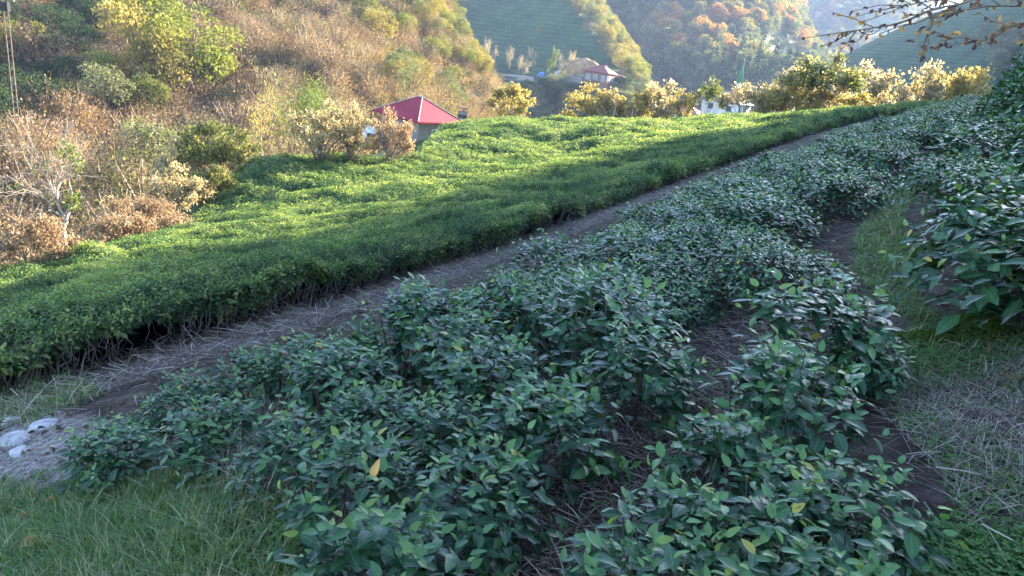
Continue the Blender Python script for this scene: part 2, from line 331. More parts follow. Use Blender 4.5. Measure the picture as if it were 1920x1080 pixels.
LH = Sheet([[(-300, 760, 34), (-300, 520, 44), (-300, 250, 72), (-300, 0, 105), (-300, -300, 150)],
            [(0, 640, 31), (0, 440, 43), (0, 250, 64), (0, 50, 92), (0, -260, 140)],
            [(300, 540, 36), (300, 390, 48), (300, 220, 70), (300, 30, 104), (300, -260, 155)],
            [(600, 380, 48), (600, 270, 62), (600, 150, 85), (600, 0, 122), (600, -260, 175)],
            [(800, 330, 78), (800, 240, 88), (800, 120, 112), (800, 0, 150), (800, -220, 200)],
            [(930, 320, 98), (915, 230, 112), (890, 140, 136), (850, 50, 168), (790, -150, 220)],
            [(1010, 340, 130), (985, 260, 150), (930, 180, 180), (850, 80, 212), (760, -130, 260)]], 110, 110, 6, 16, 21)
LH.mesh('left_hillside', M['hill_brown'])
def terr(G, per=2.6, amp=.9, zlo=-999):
    z = G[..., 2]; ph = (z + 1.5 * fbm(G[..., 0] / 30, G[..., 1] / 30, 3)) / per
    f = ph - np.floor(ph); z2 = (np.floor(ph) + np.clip(f * 2.2 - 1.0, 0, 1.05)) * per
    m = z > zlo; G[..., 2] = np.where(m, z * (1 - amp) + z2 * amp - (1 - amp) * 0, z)
MH = Sheet([[(740, 300, 225), (740, 200, 245), (740, 120, 270), (740, 20, 320), (740, -160, 420)],
            [(860, 300, 210), (860, 175, 232), (860, 118, 256), (860, 0, 330), (840, -160, 430)],
            [(950, 300, 200), (950, 172, 222), (950, 135, 250), (950, 0, 340), (920, -160, 440)],
            [(1040, 300, 195), (1040, 170, 212), (1040, 138, 236), (1050, 40, 296), (1000, -120, 410)],
            [(1130, 300, 190), (1125, 168, 208), (1120, 132, 238), (1125, 80, 268), (1050, -40, 345)],
            [(1220, 320, 200), (1200, 180, 226), (1185, 138, 255), (1145, 60, 300), (1075, -60, 385)],
            [(1290, 330, 270), (1240, 230, 295), (1190, 165, 322), (1140, 80, 365), (1060, -50, 450)]], 160, 300, 4, 25, 31, lambda G: terr(G, 1.7, .8, -7))
MH.mesh('middle_hillside', M['hill_tea'])
AH = Sheet([[(980, 300, 320), (980, 190, 370), (980, 60, 450), (980, -130, 560)],
            [(1150, 300, 320), (1150, 190, 360), (1150, 60, 430), (1150, -120, 540)],
            [(1300, 310, 300), (1300, 190, 345), (1300, 70, 420), (1300, -80, 520)],
            [(1420, 310, 290), (1420, 195, 335), (1415, 95, 430), (1400, -60, 545)],
            [(1530, 310, 320), (1515, 200, 380), (1490, 128, 470), (1440, -40, 610)],
            [(1620, 320, 400), (1590, 230, 470), (1550, 165, 570), (1480, -20, 730)]], 90, 90, 16, 50, 41)
AH.mesh('autumn_hillside', M['hill_mix'])
VH = Sheet([[(1250, 330, 480), (1250, 140, 760), (1250, 20, 930), (1250, -90, 1150)],
            [(1400, 330, 470), (1400, 150, 720), (1400, 30, 930), (1400, -80, 1150)],
            [(1520, 330, 460), (1520, 135, 700), (1520, 20, 930), (1520, -70, 1150)],
            [(1650, 330, 480), (1650, 130, 740), (1650, 15, 980), (1640, -50, 1200)],
            [(1780, 330, 560), (1770, 150, 860), (1740, 50, 1120), (1700, 10, 1350)],
            [(1900, 330, 700), (1880, 200, 1000), (1840, 110, 1300), (1780, 60, 1600)]], 110, 110, 45, 120, 51)
VH.mesh('village_hillside', M['hill_mix'])
RH = Sheet([[(1470, 330, 290), (1505, 215, 330), (1545, 145, 372), (1570, 112, 400), (1600, 145, 480)],
            [(1640, 330, 270), (1645, 215, 310), (1652, 130, 355), (1665, 66, 405), (1710, 110, 510)],
            [(1800, 320, 260), (1800, 190, 300), (1797, 95, 350), (1792, 12, 405), (1840, 60, 520)],
            [(1960, 300, 250), (1960, 160, 300), (1958, 50, 350), (1950, -55, 405), (2000, -10, 520)],
            [(2250, 280, 240), (2250, 110, 300), (2250, -20, 350), (2240, -130, 400), (2300, -90, 520)]], 160, 260, 2, 60, 61, lambda G: terr(G, 1.7, .8))
RH.mesh('right_terraced_hill', M['hill_tea'])
def far_range():
    xs = np.linspace(-900, 1900, 160); ys = np.linspace(1250, 2150, 50); X, Y = np.meshgrid(xs, ys)
    h = 225 * np.clip(1 - ((Y - 1650) / 400) ** 2, 0, 1) * (.8 + .2 * fbm(X / 200, Y / 200, 71, 5)) - 45
    tag(link('far_mountains', grid_mesh('far_mountains', X, Y, h, M['hill_far'])), kind='structure')
far_range()
def valley():
    n = 140; r = np.linspace(60, 3400, n)
    ys = np.linspace(-400, 3200, 150); xs = np.linspace(-1600, 2000, 150); X, Y = np.meshgrid(xs, ys)
    Z = -50 + 3 * fbm(X / 90, Y / 90, 81)
    tag(link('valley_floor', grid_mesh('valley_floor', X, Y, Z, M['hill_mix'])), kind='structure')
    # the slope between the tea field and the valley, where the houses stand
    S = Sheet([[(-500, 900, 40), (-400, 700, 60), (-300, 560, 110), (-200, 500, 200)],
               [(300, 560, 40), (350, 470, 70), (400, 400, 110), (450, 370, 200)],
               [(760, 300, 58), (780, 290, 80), (820, 300, 130), (880, 310, 220)],
               [(1100, 275, 66), (1110, 255, 100), (1130, 262, 160), (1150, 290, 240)],
               [(1380, 258, 72), (1370, 236, 110), (1370, 232, 190), (1380, 260, 290)],
               [(1600, 230, 80), (1620, 215, 120), (1640, 215, 190), (1660, 270, 300)],
               [(1900, 190, 95), (1920, 190, 140), (1950, 210, 220), (1980, 280, 320)]], 90, 60, 2, 20, 91)
    S.mesh('lower_slope', M['hill_mix']); return S
LS = valley()

# ------------------------------------------------------------------ unseen ridge added at right, crest shaped to throw the near slope's shade
def canopy(x, y):
    x = np.asarray(x, float); y = np.asarray(y, float)
    ca, sa = math.cos(.62), math.sin(.62); a = x * ca - y * sa; b = x * sa + y * ca
    n = fbm(a / 1.5 + .35 * fbm(x, y, 9), b / .85, 12, 3)
    n2 = vnoise(a / 2.6, b / 4.0, 14)
    return ground(x, y, False) + .60 + (n - .5) * .56 + (n2 - .5) * .38
def sw(p):  # along-sun and to-the-left coordinates
    return p[0] * math.sin(SUN_AZ) + p[1] * math.cos(SUN_AZ), -p[0] * math.cos(SUN_AZ) + p[1] * math.sin(SUN_AZ)
DR = 190.0; tE = math.tan(SUN_EL)
bw = np.array([(14.1, 65.6), (17.5, 63.2), (18.6, 61.0), (19.1, 58.5), (19.6, 56.0), (20.4, 53.0)]); bwh = bw[:, 1]   # crest fitted to the wanted shade edge: leftward coordinate and height
def ridge():
    w = np.concatenate([np.linspace(-150, bw[0, 0] - 1, 50), np.linspace(bw[0, 0], bw[-1, 0] + 40, 110)])
    crest = np.interp(w, bw[:, 0], bwh); crest = np.where(w < bw[0, 0], bwh[0] + (bw[0, 0] - w) * 1.3, crest)
    crest = np.where(w > bw[-1, 0], bwh[-1] - (w - bw[-1, 0]) * 1.7, crest)
    crest = np.minimum(crest, 120) - 4.7; crest = np.maximum(crest, -40)
    s = np.linspace(-120, 200, 80)
    Wg, Sg = np.meshgrid(w, s); Cg = np.broadcast_to(crest, Wg.shape)
    base = np.where(Wg < 40, 4.0, -30.0)
    prof = np.exp(-(Sg / 60.0) ** 2) * (1 - .0 * Sg); Z = -30 + (Cg + 30) * prof + (fbm(Wg / 9, Sg / 9, 17) - .5) * 3 * (np.abs(Sg) > 6)
    S = DR + Sg; X = S * math.sin(SUN_AZ) - Wg * math.cos(SUN_AZ); Y = S * math.cos(SUN_AZ) + Wg * math.sin(SUN_AZ)
    tag(link('shade_ridge', grid_mesh('shade_ridge', X, Y, Z, M['hill_brown'])), kind='structure')
    return w, crest
RW, RC = ridge()

# ------------------------------------------------------------------ instancing for uncountable stuff
def gn_tree():
    if 'scatter' in bpy.data.node_groups: return bpy.data.node_groups['scatter']
    g = bpy.data.node_groups.new('scatter', 'GeometryNodeTree')
    g.interface.new_socket('Geometry', in_out='INPUT', socket_type='NodeSocketGeometry'); g.interface.new_socket('Coll', in_out='INPUT', socket_type='NodeSocketCollection')
    g.interface.new_socket('Geometry', in_out='OUTPUT', socket_type='NodeSocketGeometry')
    N = g.nodes.new; L = g.links.new
    gi = N('NodeGroupInput'); go = N('NodeGroupOutput'); ip = N('GeometryNodeInstanceOnPoints'); ci = N('GeometryNodeCollectionInfo')
    ci.inputs['Separate Children'].default_value = True; ci.inputs['Reset Children'].default_value = True
    L(gi.outputs['Coll'], ci.inputs['Collection']); L(gi.outputs['Geometry'], ip.inputs['Points']); L(ci.outputs[0], ip.inputs['Instance'])
    ip.inputs['Pick Instance'].default_value = True
    for nm, ty, sock in (('rot', 'FLOAT_VECTOR', 'Rotation'), ('scl', 'FLOAT', 'Scale'), ('idx', 'INT', 'Instance Index')):
        a = N('GeometryNodeInputNamedAttribute'); a.data_type = ty; a.inputs['Name'].default_value = nm
        src = a.outputs['Attribute']
        if nm == 'rot':
            e = N('FunctionNodeEulerToRotation'); L(src, e.inputs[0]); src = e.outputs[0]
        L(src, ip.inputs[sock])
    L(ip.outputs[0], go.inputs[0]); return g
def gn_scatter(name, pts, rot, scl, idx, protos, label, cat=None):
    me = bpy.data.meshes.new(name); me.vertices.add(len(pts)); me.vertices.foreach_set('co', np.ascontiguousarray(pts, np.float32).ravel())
    me.attributes.new('rot', 'FLOAT_VECTOR', 'POINT').data.foreach_set('vector', np.ascontiguousarray(rot, np.float32).ravel())
    me.attributes.new('scl', 'FLOAT', 'POINT').data.foreach_set('value', np.ascontiguousarray(scl, np.float32))
    me.attributes.new('idx', 'INT', 'POINT').data.foreach_set('value', np.ascontiguousarray(idx, np.int32))
    coll = bpy.data.collections.new(name + '_sources')
    for k, pm in enumerate(protos):
        o = bpy.data.objects.new('%s_source_%02d' % (name, k), pm); coll.objects.link(o)
    o = link(name, me); md = o.modifiers.new('scatter', 'NODES'); md.node_group = gn_tree(); md['Socket_1'] = coll
    for it in md.node_group.interface.items_tree:
        if it.name == 'Coll': md[it.identifier] = coll
    return tag(o, label, cat, None, 'stuff')
def eulers_from_normal(nrm, rng, jit=.3):
    """euler XYZ so that local z points along nrm with a random spin"""
    n = nrm + rng.normal(0, jit, nrm.shape); n /= np.linalg.norm(n, axis=1)[:, None]
    ry = np.arccos(np.clip(n[:, 2], -1, 1)); rz = np.arctan2(n[:, 1], n[:, 0]); sp = rng.random(len(n)) * 6.283
    out = np.zeros_like(n)
    cz, sz, cyy, sy, cs, ss = np.cos(rz), np.sin(rz), np.cos(ry), np.sin(ry), np.cos(sp), np.sin(sp)
    # R = Rz(rz) Ry(ry) Rz(sp)
    r00 = cz * cyy * cs - sz * ss; r10 = sz * cyy * cs + cz * ss; r20 = -sy * cs; r21 = sy * ss; r22 = cyy
    out[:, 1] = -np.arcsin(np.clip(r20, -1, 1)); out[:, 0] = np.arctan2(r21, r22); out[:, 2] = np.arctan2(r10, r00)
    return out

# ------------------------------------------------------------------ tea bushes of the near slope
def shoots(pos, nrm, rng, nl=(5, 8), size=.07, T=LEAF5):
    """tufts of leaves at pos with axis nrm"""
    P = []; D = []; Z = []; S = []; R = []
    for p, n in zip(pos, nrm):
        k = rng.integers(*nl); ax = n + rng.normal(0, .18, 3) + np.array([0, 0, .45]); ax /= np.linalg.norm(ax)
        e1 = np.cross(ax, [.3, .5, .81]); e1 /= np.linalg.norm(e1); e2 = np.cross(ax, e1); ph = rng.random() * 6.28
        L = .10 + .05 * rng.random(); sh = rng.random()
        for j in range(k):
            f = j / max(1, k - 1); an = ph + j * 2.4; out = e1 * math.cos(an) + e2 * math.sin(an)
            up = -.10 + 1.0 * f ** 2.2 + rng.normal(0, .18); d = out + ax * up; d /= np.linalg.norm(d)
            P.append(p + ax * (L * (f - .75))); D.append(d); Z.append(ax + .25 * rng.normal(0, 1, 3) - out * .1)
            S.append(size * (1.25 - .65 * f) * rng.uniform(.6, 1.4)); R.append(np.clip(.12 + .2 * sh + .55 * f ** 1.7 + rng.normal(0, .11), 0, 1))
    P, D, Z, S, R = map(np.array, (P, D, Z, S, R))
    return place(T[0], T[1], P, frames(D, Z), S, R, T[2])
def bush_mesh(seed, a=.5, b=.5, h=.55, dens=165, size=.058, T=LEAF5):
    rng = np.random.default_rng(seed); n = int(dens * math.pi * a * b * 1.55); th = rng.random(n) * 6.283
    lump = lambda t: 1 + .12 * np.sin(3 * t + seed) + .09 * np.sin(5 * t + 2 * seed)
    rr = rng.random(n) ** .55; el = np.where(rr < .86, rr / .86, 1.0)
    r = np.where(rr < .86, rr / .86 * .93, .93 + .1 * rng.random(n)) * lump(th)
    zt = h * (1 - .32 * np.clip(r, 0, 1.1) ** 3.0) * (1 + .10 * np.sin(7 * r * np.cos(th) + seed) * np.cos(6 * r * np.sin(th)))
    z = np.where(rr < .86, zt, zt * rng.uniform(.14, .98, n)) + rng.normal(0, .022, n)
    pos = np.stack([a * r * np.cos(th), b * r * np.sin(th), z], 1)
    side = np.clip((r - .72) / .3, 0, 1); nrm = np.stack([np.cos(th) * side * 1.1, np.sin(th) * side * 1.1, 1 - .75 * side], 1)
    V, F, A, B = shoots(pos, nrm, rng, size=size, T=T)
    # shade leaves hanging inside the skirt
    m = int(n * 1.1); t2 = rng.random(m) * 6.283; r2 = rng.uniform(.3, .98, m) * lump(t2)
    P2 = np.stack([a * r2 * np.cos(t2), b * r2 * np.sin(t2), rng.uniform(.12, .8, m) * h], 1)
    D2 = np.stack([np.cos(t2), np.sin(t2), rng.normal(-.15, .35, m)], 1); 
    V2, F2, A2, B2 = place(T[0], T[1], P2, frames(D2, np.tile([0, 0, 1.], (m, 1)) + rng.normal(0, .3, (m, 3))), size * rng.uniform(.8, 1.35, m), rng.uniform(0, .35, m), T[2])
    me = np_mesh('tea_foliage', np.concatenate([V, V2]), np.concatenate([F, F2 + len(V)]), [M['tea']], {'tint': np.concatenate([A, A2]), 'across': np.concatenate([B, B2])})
    mb = MB()
    for k in range(int(44 * a)):
        t = rng.random() * 6.283; r1 = rng.uniform(.2, .95); tip = np.array([a * r1 * math.cos(t), b * r1 * math.sin(t), h * (1.02 - .3 * r1 ** 3)])
        b0 = np.array([rng.normal(0, .07), rng.normal(0, .07), -.06]); mid = b0 * .5 + tip * .5 + np.array([tip[0] * .12, tip[1] * .12, -.06]) + rng.normal(0, .02, 3)
        mb.tube([b0, b0 * .75 + mid * .25 + rng.normal(0, .01, 3), mid, tip], [.008, .006, .0045, .0022], 5)
    return me, mb.mesh('tea_stems', [M['stem']])
BV = [bush_mesh(101 + k, *((.52, .46), (.46, .5), (.5, .42), (.44, .46), (.5, .5), (.42, .4))[k], h=(.5, .46, .52, .48, .5, .44)[k], size=.057) for k in range(6)]
BVL = [bush_mesh(151 + k, .5, .5, h=.46, dens=115, size=.072, T=LEAF3) for k in range(4)]

NEARP = [(90, 800), (240, 705), (380, 665), (560, 622), (660, 588), (850, 530), (1000, 482), (1130, 435), (1260, 388), (1400, 318), (1570, 255), (1760, 196), (1850, 168), (1800, 275), (1690, 352), (1600, 440), (1600, 500), (1690, 600), (1640, 700), (1640, 900), (1640, 1300), (560, 1300), (560, 900), (480, 830), (330, 805), (200, 830)]
RIGHTP = [(1790, 480), (1730, 420), (1745, 372), (1850, 285), (1885, 200), (1925, 115), (2800, 60), (2800, 560), (1900, 520)]
GAPL = [(.1, 1.2), (.42, 2.1), (.73, 2.72), (1.28, 3.62)]
NV = [bush_mesh(171 + k, .25, .23, h=(.44, .48, .42, .46)[k], dens=270, size=.059) for k in range(4)]
hero = []   # (u, v at mid-canopy, variant, scale, label)
for u, v, k, rho, lab in [
    (715, 1010, 0, 240, 'broad tea bush at the bottom edge between the grass and the mulch gap'),
    (915, 865, 3, 190, 'tea bush half way along the left side of the twiggy mulch gap'),
    (680, 845, 2, 185, 'tea bush above the grass patch with a yellow dead leaf caught on it'),
    (1270, 1085, 1, 260, 'low tea bush at the bottom edge on the right side of the twiggy mulch gap'),
    (1540, 1040, 2, 245, 'tea bush at the bottom edge beside the clover patch'),
    (1305, 935, 3, 225, 'tea bush half way along the right side of the twiggy mulch gap'),
    (1520, 905, 1, 220, 'tea bush with large leaves between the mulch gap and the straw'),
    (1400, 805, 0, 195, 'tea bush at the upper right end of the twiggy mulch gap'),
    (1630, 845, 2, 195, 'tea bush spreading over the straw on the right'),
    (1495, 705, 3, 190, 'tea bush with upright shoots right of the dark bare soil patch'),
    (1550, 590, 1, 175, 'rounded tea bush jutting into the green furrow above the bare soil patch'),
    (1650, 600, 3, 110, 'small tea bush at the edge of the green furrow, facing the mossy mound'),
    (340, 690, 1, 85, 'small tea bush at the lower edge of the brushy path, above the dry grass stalks'),
    (470, 668, 3, 95, 'tea bush on the near side of the path where the hedge stems are darkest'),
    (262, 716, 0, 60, 'lowest small tea bush by the path, just above the one beside the white stones'),
    (575, 648, 2, 110, 'tea bush by the path behind the one that holds the yellow dead leaf'),
    (665, 628, 0, 105, 'tea bush on the near edge of the path, right of the darkest hedge stems'),
    (205, 775, 2, 110, 'small low tea bush beside the white stones, leftmost of the slope'),
    (400, 750, 0, 130, 'tea bush with dry grass in front, second from the white stones'),
    (550, 760, 1, 130, 'tea bush behind the dry grass stalks, third from the white stones'),
    (1055, 740, 0, 190, 'rounded tea bush at the upper left end of the mulch gap'),
    (840, 735, 2, 150, 'tea bush left of the rounded one at the upper end of the mulch gap'),
    (700, 715, 3, 130, 'tea bush right behind the one that holds the yellow dead leaf'),
    (1215, 640, 2, 165, 'tea bush left of the patch of dark bare soil')]:
    q = hit(u, v, .34); d_ = float(np.linalg.norm(q)); hero.append((q[0], q[1], k, rho * d_ / FPX / .36, lab))
def poisson(xlo, xhi, ylo, yhi, test, sp, seed, start):
    rng = np.random.default_rng(seed); cell = {}; out = []
    def key(x, y): return (int(math.floor(x / sp)), int(math.floor(y / sp)))
    def ok(x, y, f=1.0):
        kx, ky = key(x, y)
        for i in range(kx - 1, kx + 2):
            for j in range(ky - 1, ky + 2):
                for (a, b) in cell.get((i, j), ()):
                    if (a - x) ** 2 + (b - y) ** 2 < sp * sp: return False
        return True
    for x, y in start: cell.setdefault(key(x, y), []).append((x, y))
    cand = np.stack([rng.uniform(xlo, xhi, 60000), rng.uniform(ylo, yhi, 60000)], 1); cand = cand[test(cand)]
    for x, y in cand:
        if ok(x, y): cell.setdefault(key(x, y), []).append((x, y)); out.append((x, y))
    return np.array(out)
GAPI = [(930, 1250), (950, 1000), (1010, 905), (1090, 850), (1180, 775), (1290, 700), (1325, 640), (1350, 605), (1430, 620), (1440, 665), (1380, 700), (1300, 765), (1260, 800), (1150, 880), (1070, 970), (1030, 1250)]
PATHI = [(1720, 900), (1690, 790), (1640, 740), (1700, 680), (1740, 650), (1700, 600), (1660, 560), (1640, 500), (1625, 440), (1690, 365), (1720, 370), (1700, 440), (1725, 560), (1740, 640), (1860, 690), (2200, 720), (2200, 1250), (1800, 1250)]
def clear_of(c, rad, polys):
    ok = np.ones(len(c), bool); near = np.hypot(c[:, 0], c[:, 1]) < 7
    for k in range(8):
        a = k * math.pi / 4; x = c[:, 0] + rad * math.cos(a); y = c[:, 1] + rad * math.sin(a); gz = ground(x, y)
        for hh in (0, .22, .42):
            q = proj(np.stack([x, y, gz + hh], 1))
            for p in polys: ok &= ~inpoly(q, p) | (~near & (hh > 0))
    return ok
def near_test(c):
    z = ground(c[:, 0], c[:, 1]); q = proj(np.stack([c[:, 0], c[:, 1], z + .42], 1)); dp, sd = polydist(c, PATH); dg, _ = polydist(c, GAPL)
    return (inpoly(q, NEARP) | inpoly(q, RIGHTP)) & clear_of(c, np.where(np.hypot(c[:, 0], c[:, 1]) < 4.6, .33, .40), [GAPI, PATHI, GRASSP, GRAVP]) & (c[:, 1] > 1) & (sd < 0) & (dp > np.where(c[:, 1] > 9, .5, .66))
HP = [(h[0], h[1]) for h in hero]
nb1 = poisson(-4.5, 7, 1.2, 5.2, lambda c: near_test(c) & (np.hypot(c[:, 0], c[:, 1]) < 4.6), .42, 4, HP)
allb = poisson(-4.5, 48, 1.2, 66, lambda c: near_test(c) & (np.hypot(c[:, 0], c[:, 1]) > 4.7), .60, 3, HP + [tuple(q) for q in nb1])
allb = np.concatenate([nb1, allb])
def rowgap(c):   # the dark furrow that separates the upper right rows
    return polydist(c, [tuple(hit(1640, 470)[:2]), tuple(hit(1735, 345)[:2]), tuple(hit(1800, 285)[:2]), (6.2, 11.2)])[0]
allb = allb[rowgap(allb) > .50]
dist = np.linalg.norm(allb, axis=1); order = np.argsort(dist); allb = allb[order]
qv = proj(np.stack([allb[:, 0], allb[:, 1], ground(allb[:, 0], allb[:, 1]) + .4], 1)); inv = (qv[:, 0] > -80) & (qv[:, 0] < 2000) & (qv[:, 1] > -60) & (qv[:, 1] < 1180)
print('bushes', len(allb), 'in view', inv.sum())
nind = 0; rest = []
rb = random.Random(5)
def add_bush(x, y, k, s, label, low=False, group=None, rz=None, near=False):
    root = empty('tea_bush', (x, y, ground(x, y) - .02), rb.random() * 6.28 if rz is None else rz); root.scale = (s * 1.06, s * 1.06, s * rb.uniform(.84, 1.0))
    src = (NV if near else BVL if low else BV)[k]
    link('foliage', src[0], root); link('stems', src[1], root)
    tag(root, label, 'tea bush', group); return root
for x, y, k, s, lab in hero:
    o = add_bush(x, y, k, s, lab, near=True)
    if 'white stones' in lab: o.scale[2] *= .8
for (x, y), iv in zip(allb, inv):
    d = math.hypot(x, y)
    if not iv: 
        if d < 25: rest.append((x, y))
        continue
    if nind < 270:
        nind += 1; low = d > 7
        right = polydist(np.array([[x, y]]), [tuple(hit(1640, 470)[:2]), (8.5, 15.5), (19, 31)])[1][0] < 0
        lab = ('leafy tea bush in the thicket on the far right, beyond the grassy furrow' if right else 'leafy dark tea bush merged in the dense carpet of the near slope')
        if d <= 4.5 and not right: lab = 'glossy big-leaved tea bush close to the camera, merged with its neighbours'
        s = rb.uniform(.86, 1.12) * (1.0 if d > 4 else .85)
        add_bush(x, y, rb.randrange(4 if (low or d < 3.6) else 6), s if d > 4.6 else (s * 1.3 if d < 3.6 else s * .8), lab, low, 'tea bushes on the near slope', near=d < 3.6)
    else: rest.append((x, y))
rest = np.array(rest); rr = np.random.default_rng(8)
rp = np.stack([rest[:, 0], rest[:, 1], ground(rest[:, 0], rest[:, 1]) - .03], 1)
gn_scatter('tea_thicket', rp, np.stack([np.zeros(len(rp)), np.zeros(len(rp)), rr.random(len(rp)) * 6.28], 1), rr.uniform(.95, 1.25, len(rp)), rr.integers(0, 4, len(rp)), [b[0] for b in BVL],
           'unclipped tea carpet running up the slope to the far right corner', None)

# ------------------------------------------------------------------ clipped tea of the lit field
def sprig(seed, n=7, size=.055, T=LEAF3):
    rng = np.random.default_rng(seed); pos = rng.normal(0, .035, (3, 3)); pos[:, 2] = rng.normal(0, .008, 3)
    V, F, A, B = shoots(pos, np.tile([0, 0, 1.], (3, 1)), rng, (n - 3, n - 1), size, T)
    return np_mesh('tea_sprig', V, F, [M['tea_far']])
SPR = [sprig(200 + k) for k in range(5)]
def in_field(c):
    return inpoly(c, FIELD)
def gapmask(c):
    dp, sd = polydist(c, PATH); dg, _ = polydist(c, SIDEGAP); edge = .44 + .16 * (fbm(c[:, 0] * 1.1, c[:, 1] * 1.1, 33) - .5) * 2
    return (dp > edge) & (dg > .20)
def edge_drop(x, y):
    """canopy rounds down at the path edge"""
    c = np.stack([np.ravel(x), np.ravel(y)], 1); dp, sd = polydist(c, PATH); dg, _ = polydist(c, SIDEGAP)
    e = np.minimum(dp - .52, (dg - .2)); return (np.clip(1 - e / .42, 0, 1) ** 2 * .2).reshape(np.shape(x))
def canopy2(x, y): return canopy(x, y) - edge_drop(x, y)
def build_field():
    # hull: one bumpy sheet under the leaves, dense near the camera
    pieces = []
    def patch(x0, x1, y0, y1, st):
        X, Y = np.meshgrid(np.arange(x0, x1 + 1e-6, st), np.arange(y0, y1 + 1e-6, st)); Z = canopy2(X, Y) - .05
        ny, nx = X.shape; i = (np.arange(ny - 1)[:, None] * nx + np.arange(nx - 1)[None]); F = np.stack([i, i + 1, i + nx + 1, i + nx], -1).reshape(-1, 4)
        cx = (X[:-1, :-1] + st / 2).ravel(); cyy = (Y[:-1, :-1] + st / 2).ravel(); c = np.stack([cx, cyy], 1)
        F = F[in_field(c) & gapmask(c)]; pieces.append((np.stack([X, Y, Z], -1).reshape(-1, 3), F))
    patch(-13, 3, 3, 20, .1); patch(-13, 40, 20, 67, .2)
    n0 = len(pieces[0][0]); V = np.concatenate([p[0] for p in pieces]); F = np.concatenate([pieces[0][1], pieces[1][1] + n0])
    used, inv_ = np.unique(F, return_inverse=True); V = V[used]; F = inv_.reshape(-1, 4)
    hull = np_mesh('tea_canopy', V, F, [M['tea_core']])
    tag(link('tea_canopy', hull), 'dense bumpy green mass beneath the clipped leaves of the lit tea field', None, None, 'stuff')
    rng = np.random.default_rng(44); P = []; S = []
    for d0, d1, dens, sc in ((3, 9, 560, .85), (9, 14, 340, 1.0), (14, 22, 190, 1.3), (22, 34, 95, 1.7), (34, 90, 44, 2.35)):
        ext = (-13.5, 41, 2.5, 68) if d1 > 22 else (-13.5, 9, 2.5, 24)
        A = (ext[1] - ext[0]) * (ext[3] - ext[2]); n = int(A * dens); n = min(n, 400000)
        c = np.stack([rng.uniform(ext[0], ext[1], n), rng.uniform(ext[2], ext[3], n)], 1); r = np.linalg.norm(c, axis=1); c = c[(r >= d0) & (r < d1)]
        c = c[in_field(c)]; c = c[gapmask(c)]; z = canopy2(c[:, 0], c[:, 1]); P.append(np.column_stack([c, z])); S.append(sc * rng.uniform(.8, 1.2, len(c)))
    P = np.concatenate(P); S = np.concatenate(S); q = proj(P); k = (q[:, 0] > -150) & (q[:, 0] < 2050); P = P[k]; S = S[k]
    e = .12; nx = (canopy2(P[:, 0] + e, P[:, 1]) - canopy2(P[:, 0] - e, P[:, 1])) / (2 * e); ny = (canopy2(P[:, 0], P[:, 1] + e) - canopy2(P[:, 0], P[:, 1] - e)) / (2 * e)
    N = np.stack([-nx, -ny, np.ones(len(P))], 1); N /= np.linalg.norm(N, axis=1)[:, None]
    # the side faces along the path
    Q = []; NQ = []; SQ = []
    for i in range(len(PATH) - 1):
        a = np.array(PATH[i]); b = np.array(PATH[i + 1]); L = np.linalg.norm(b - a); t = (b - a) / L; nl = np.array([-t[1], t[0]]); m = np.linalg.norm((a + b) / 2)
        if i == 0: continue
        dens = 330 if m < 12 else (150 if m < 22 else 60); sc = 1.0 if m < 12 else (1.4 if m < 22 else 2.2)
        n = int(L * .6 * dens); s = rng.random(n) * L; f = rng.random(n) ** .62; c = a + s[:, None] * t + nl * (.42 + .10 * rng.random(n) + .10 * (1 - f))[:, None]
        c = c + nl * (.16 * (fbm(c[:, 0] * 1.1, c[:, 1] * 1.1, 33) - .5) * 2)[:, None]
        lo = .12 + .34 * np.clip(fbm(c[:, 0] * .8, c[:, 1] * .8, 35) * 2 - .6, 0, 1)
        ht = ground(c[:, 0], c[:, 1]); top = canopy(c[:, 0], c[:, 1]) - .2; z = ht + lo + (top - ht - lo) * f
        Q.append(np.column_stack([c, z])); NQ.append(np.column_stack([np.tile(-nl, (n, 1)), .5 * np.ones(n)])); SQ.append(sc * rng.uniform(.8, 1.2, n))
    # left end of the hedge near the stones
    a = np.array([-5.3, 3.3]); b = np.array([-3.75, 4.6])
    P2 = np.concatenate([P] + Q); N2 = np.concatenate([N] + NQ); S2 = np.concatenate([S] + SQ)
    print('sprigs', len(P2))
    gn_scatter('tea_field', P2, eulers_from_normal(N2, rng, .17), S2, rng.integers(0, 5, len(P2)), SPR, 'clipped tea covering the slope beyond the path, sunlit yellow green in its far half')
build_field()
def hedge_stems():
    rng = np.random.default_rng(9); mb = MB()
    for i in range(1, len(PATH) - 1):
        a = np.array(PATH[i]); b = np.array(PATH[i + 1]); L = np.linalg.norm(b - a); t = (b - a) / L; nl = np.array([-t[1], t[0]]); m = np.linalg.norm((a + b) / 2)
        n = int(L * (90 if m < 14 else 34 if m < 25 else 16))
        for k in range(n):
            s = rng.random() * L; c = a + t * s; cl = (fbm(np.array([c[0] * 1.5]), np.array([c[1] * 1.5]), 55)[0])
            if rng.random() > cl * 1.5: continue
            off = .5 + .25 * rng.random(); b0 = c + nl * off; z0 = float(ground(b0[0], b0[1])); lean = rng.normal(0, .07)
            top = b0 - nl * (.04 + .12 * rng.random()) + t * lean; h = rng.uniform(.3, .52)
            p0 = np.array([*b0, z0 - .02]); p3 = np.array([*top, z0 + h]); j = rng.normal(0, .035, (3, 3))
            w = .0036 if m < 14 else .007
            mb.tube([p0, p0 * .75 + p3 * .25 + j[0], p0 * .5 + p3 * .5 + j[1], p0 * .22 + p3 * .78 + j[2], p3], [w * 1.4, w * 1.2, w * 1.1, w, w * .7], 4)
    tag(link('hedge_stems', mb.mesh('hedge_stems', [M['pale_stem']])), 'tangle of bare crooked stems under the clipped tea along the path', None, None, 'stuff')
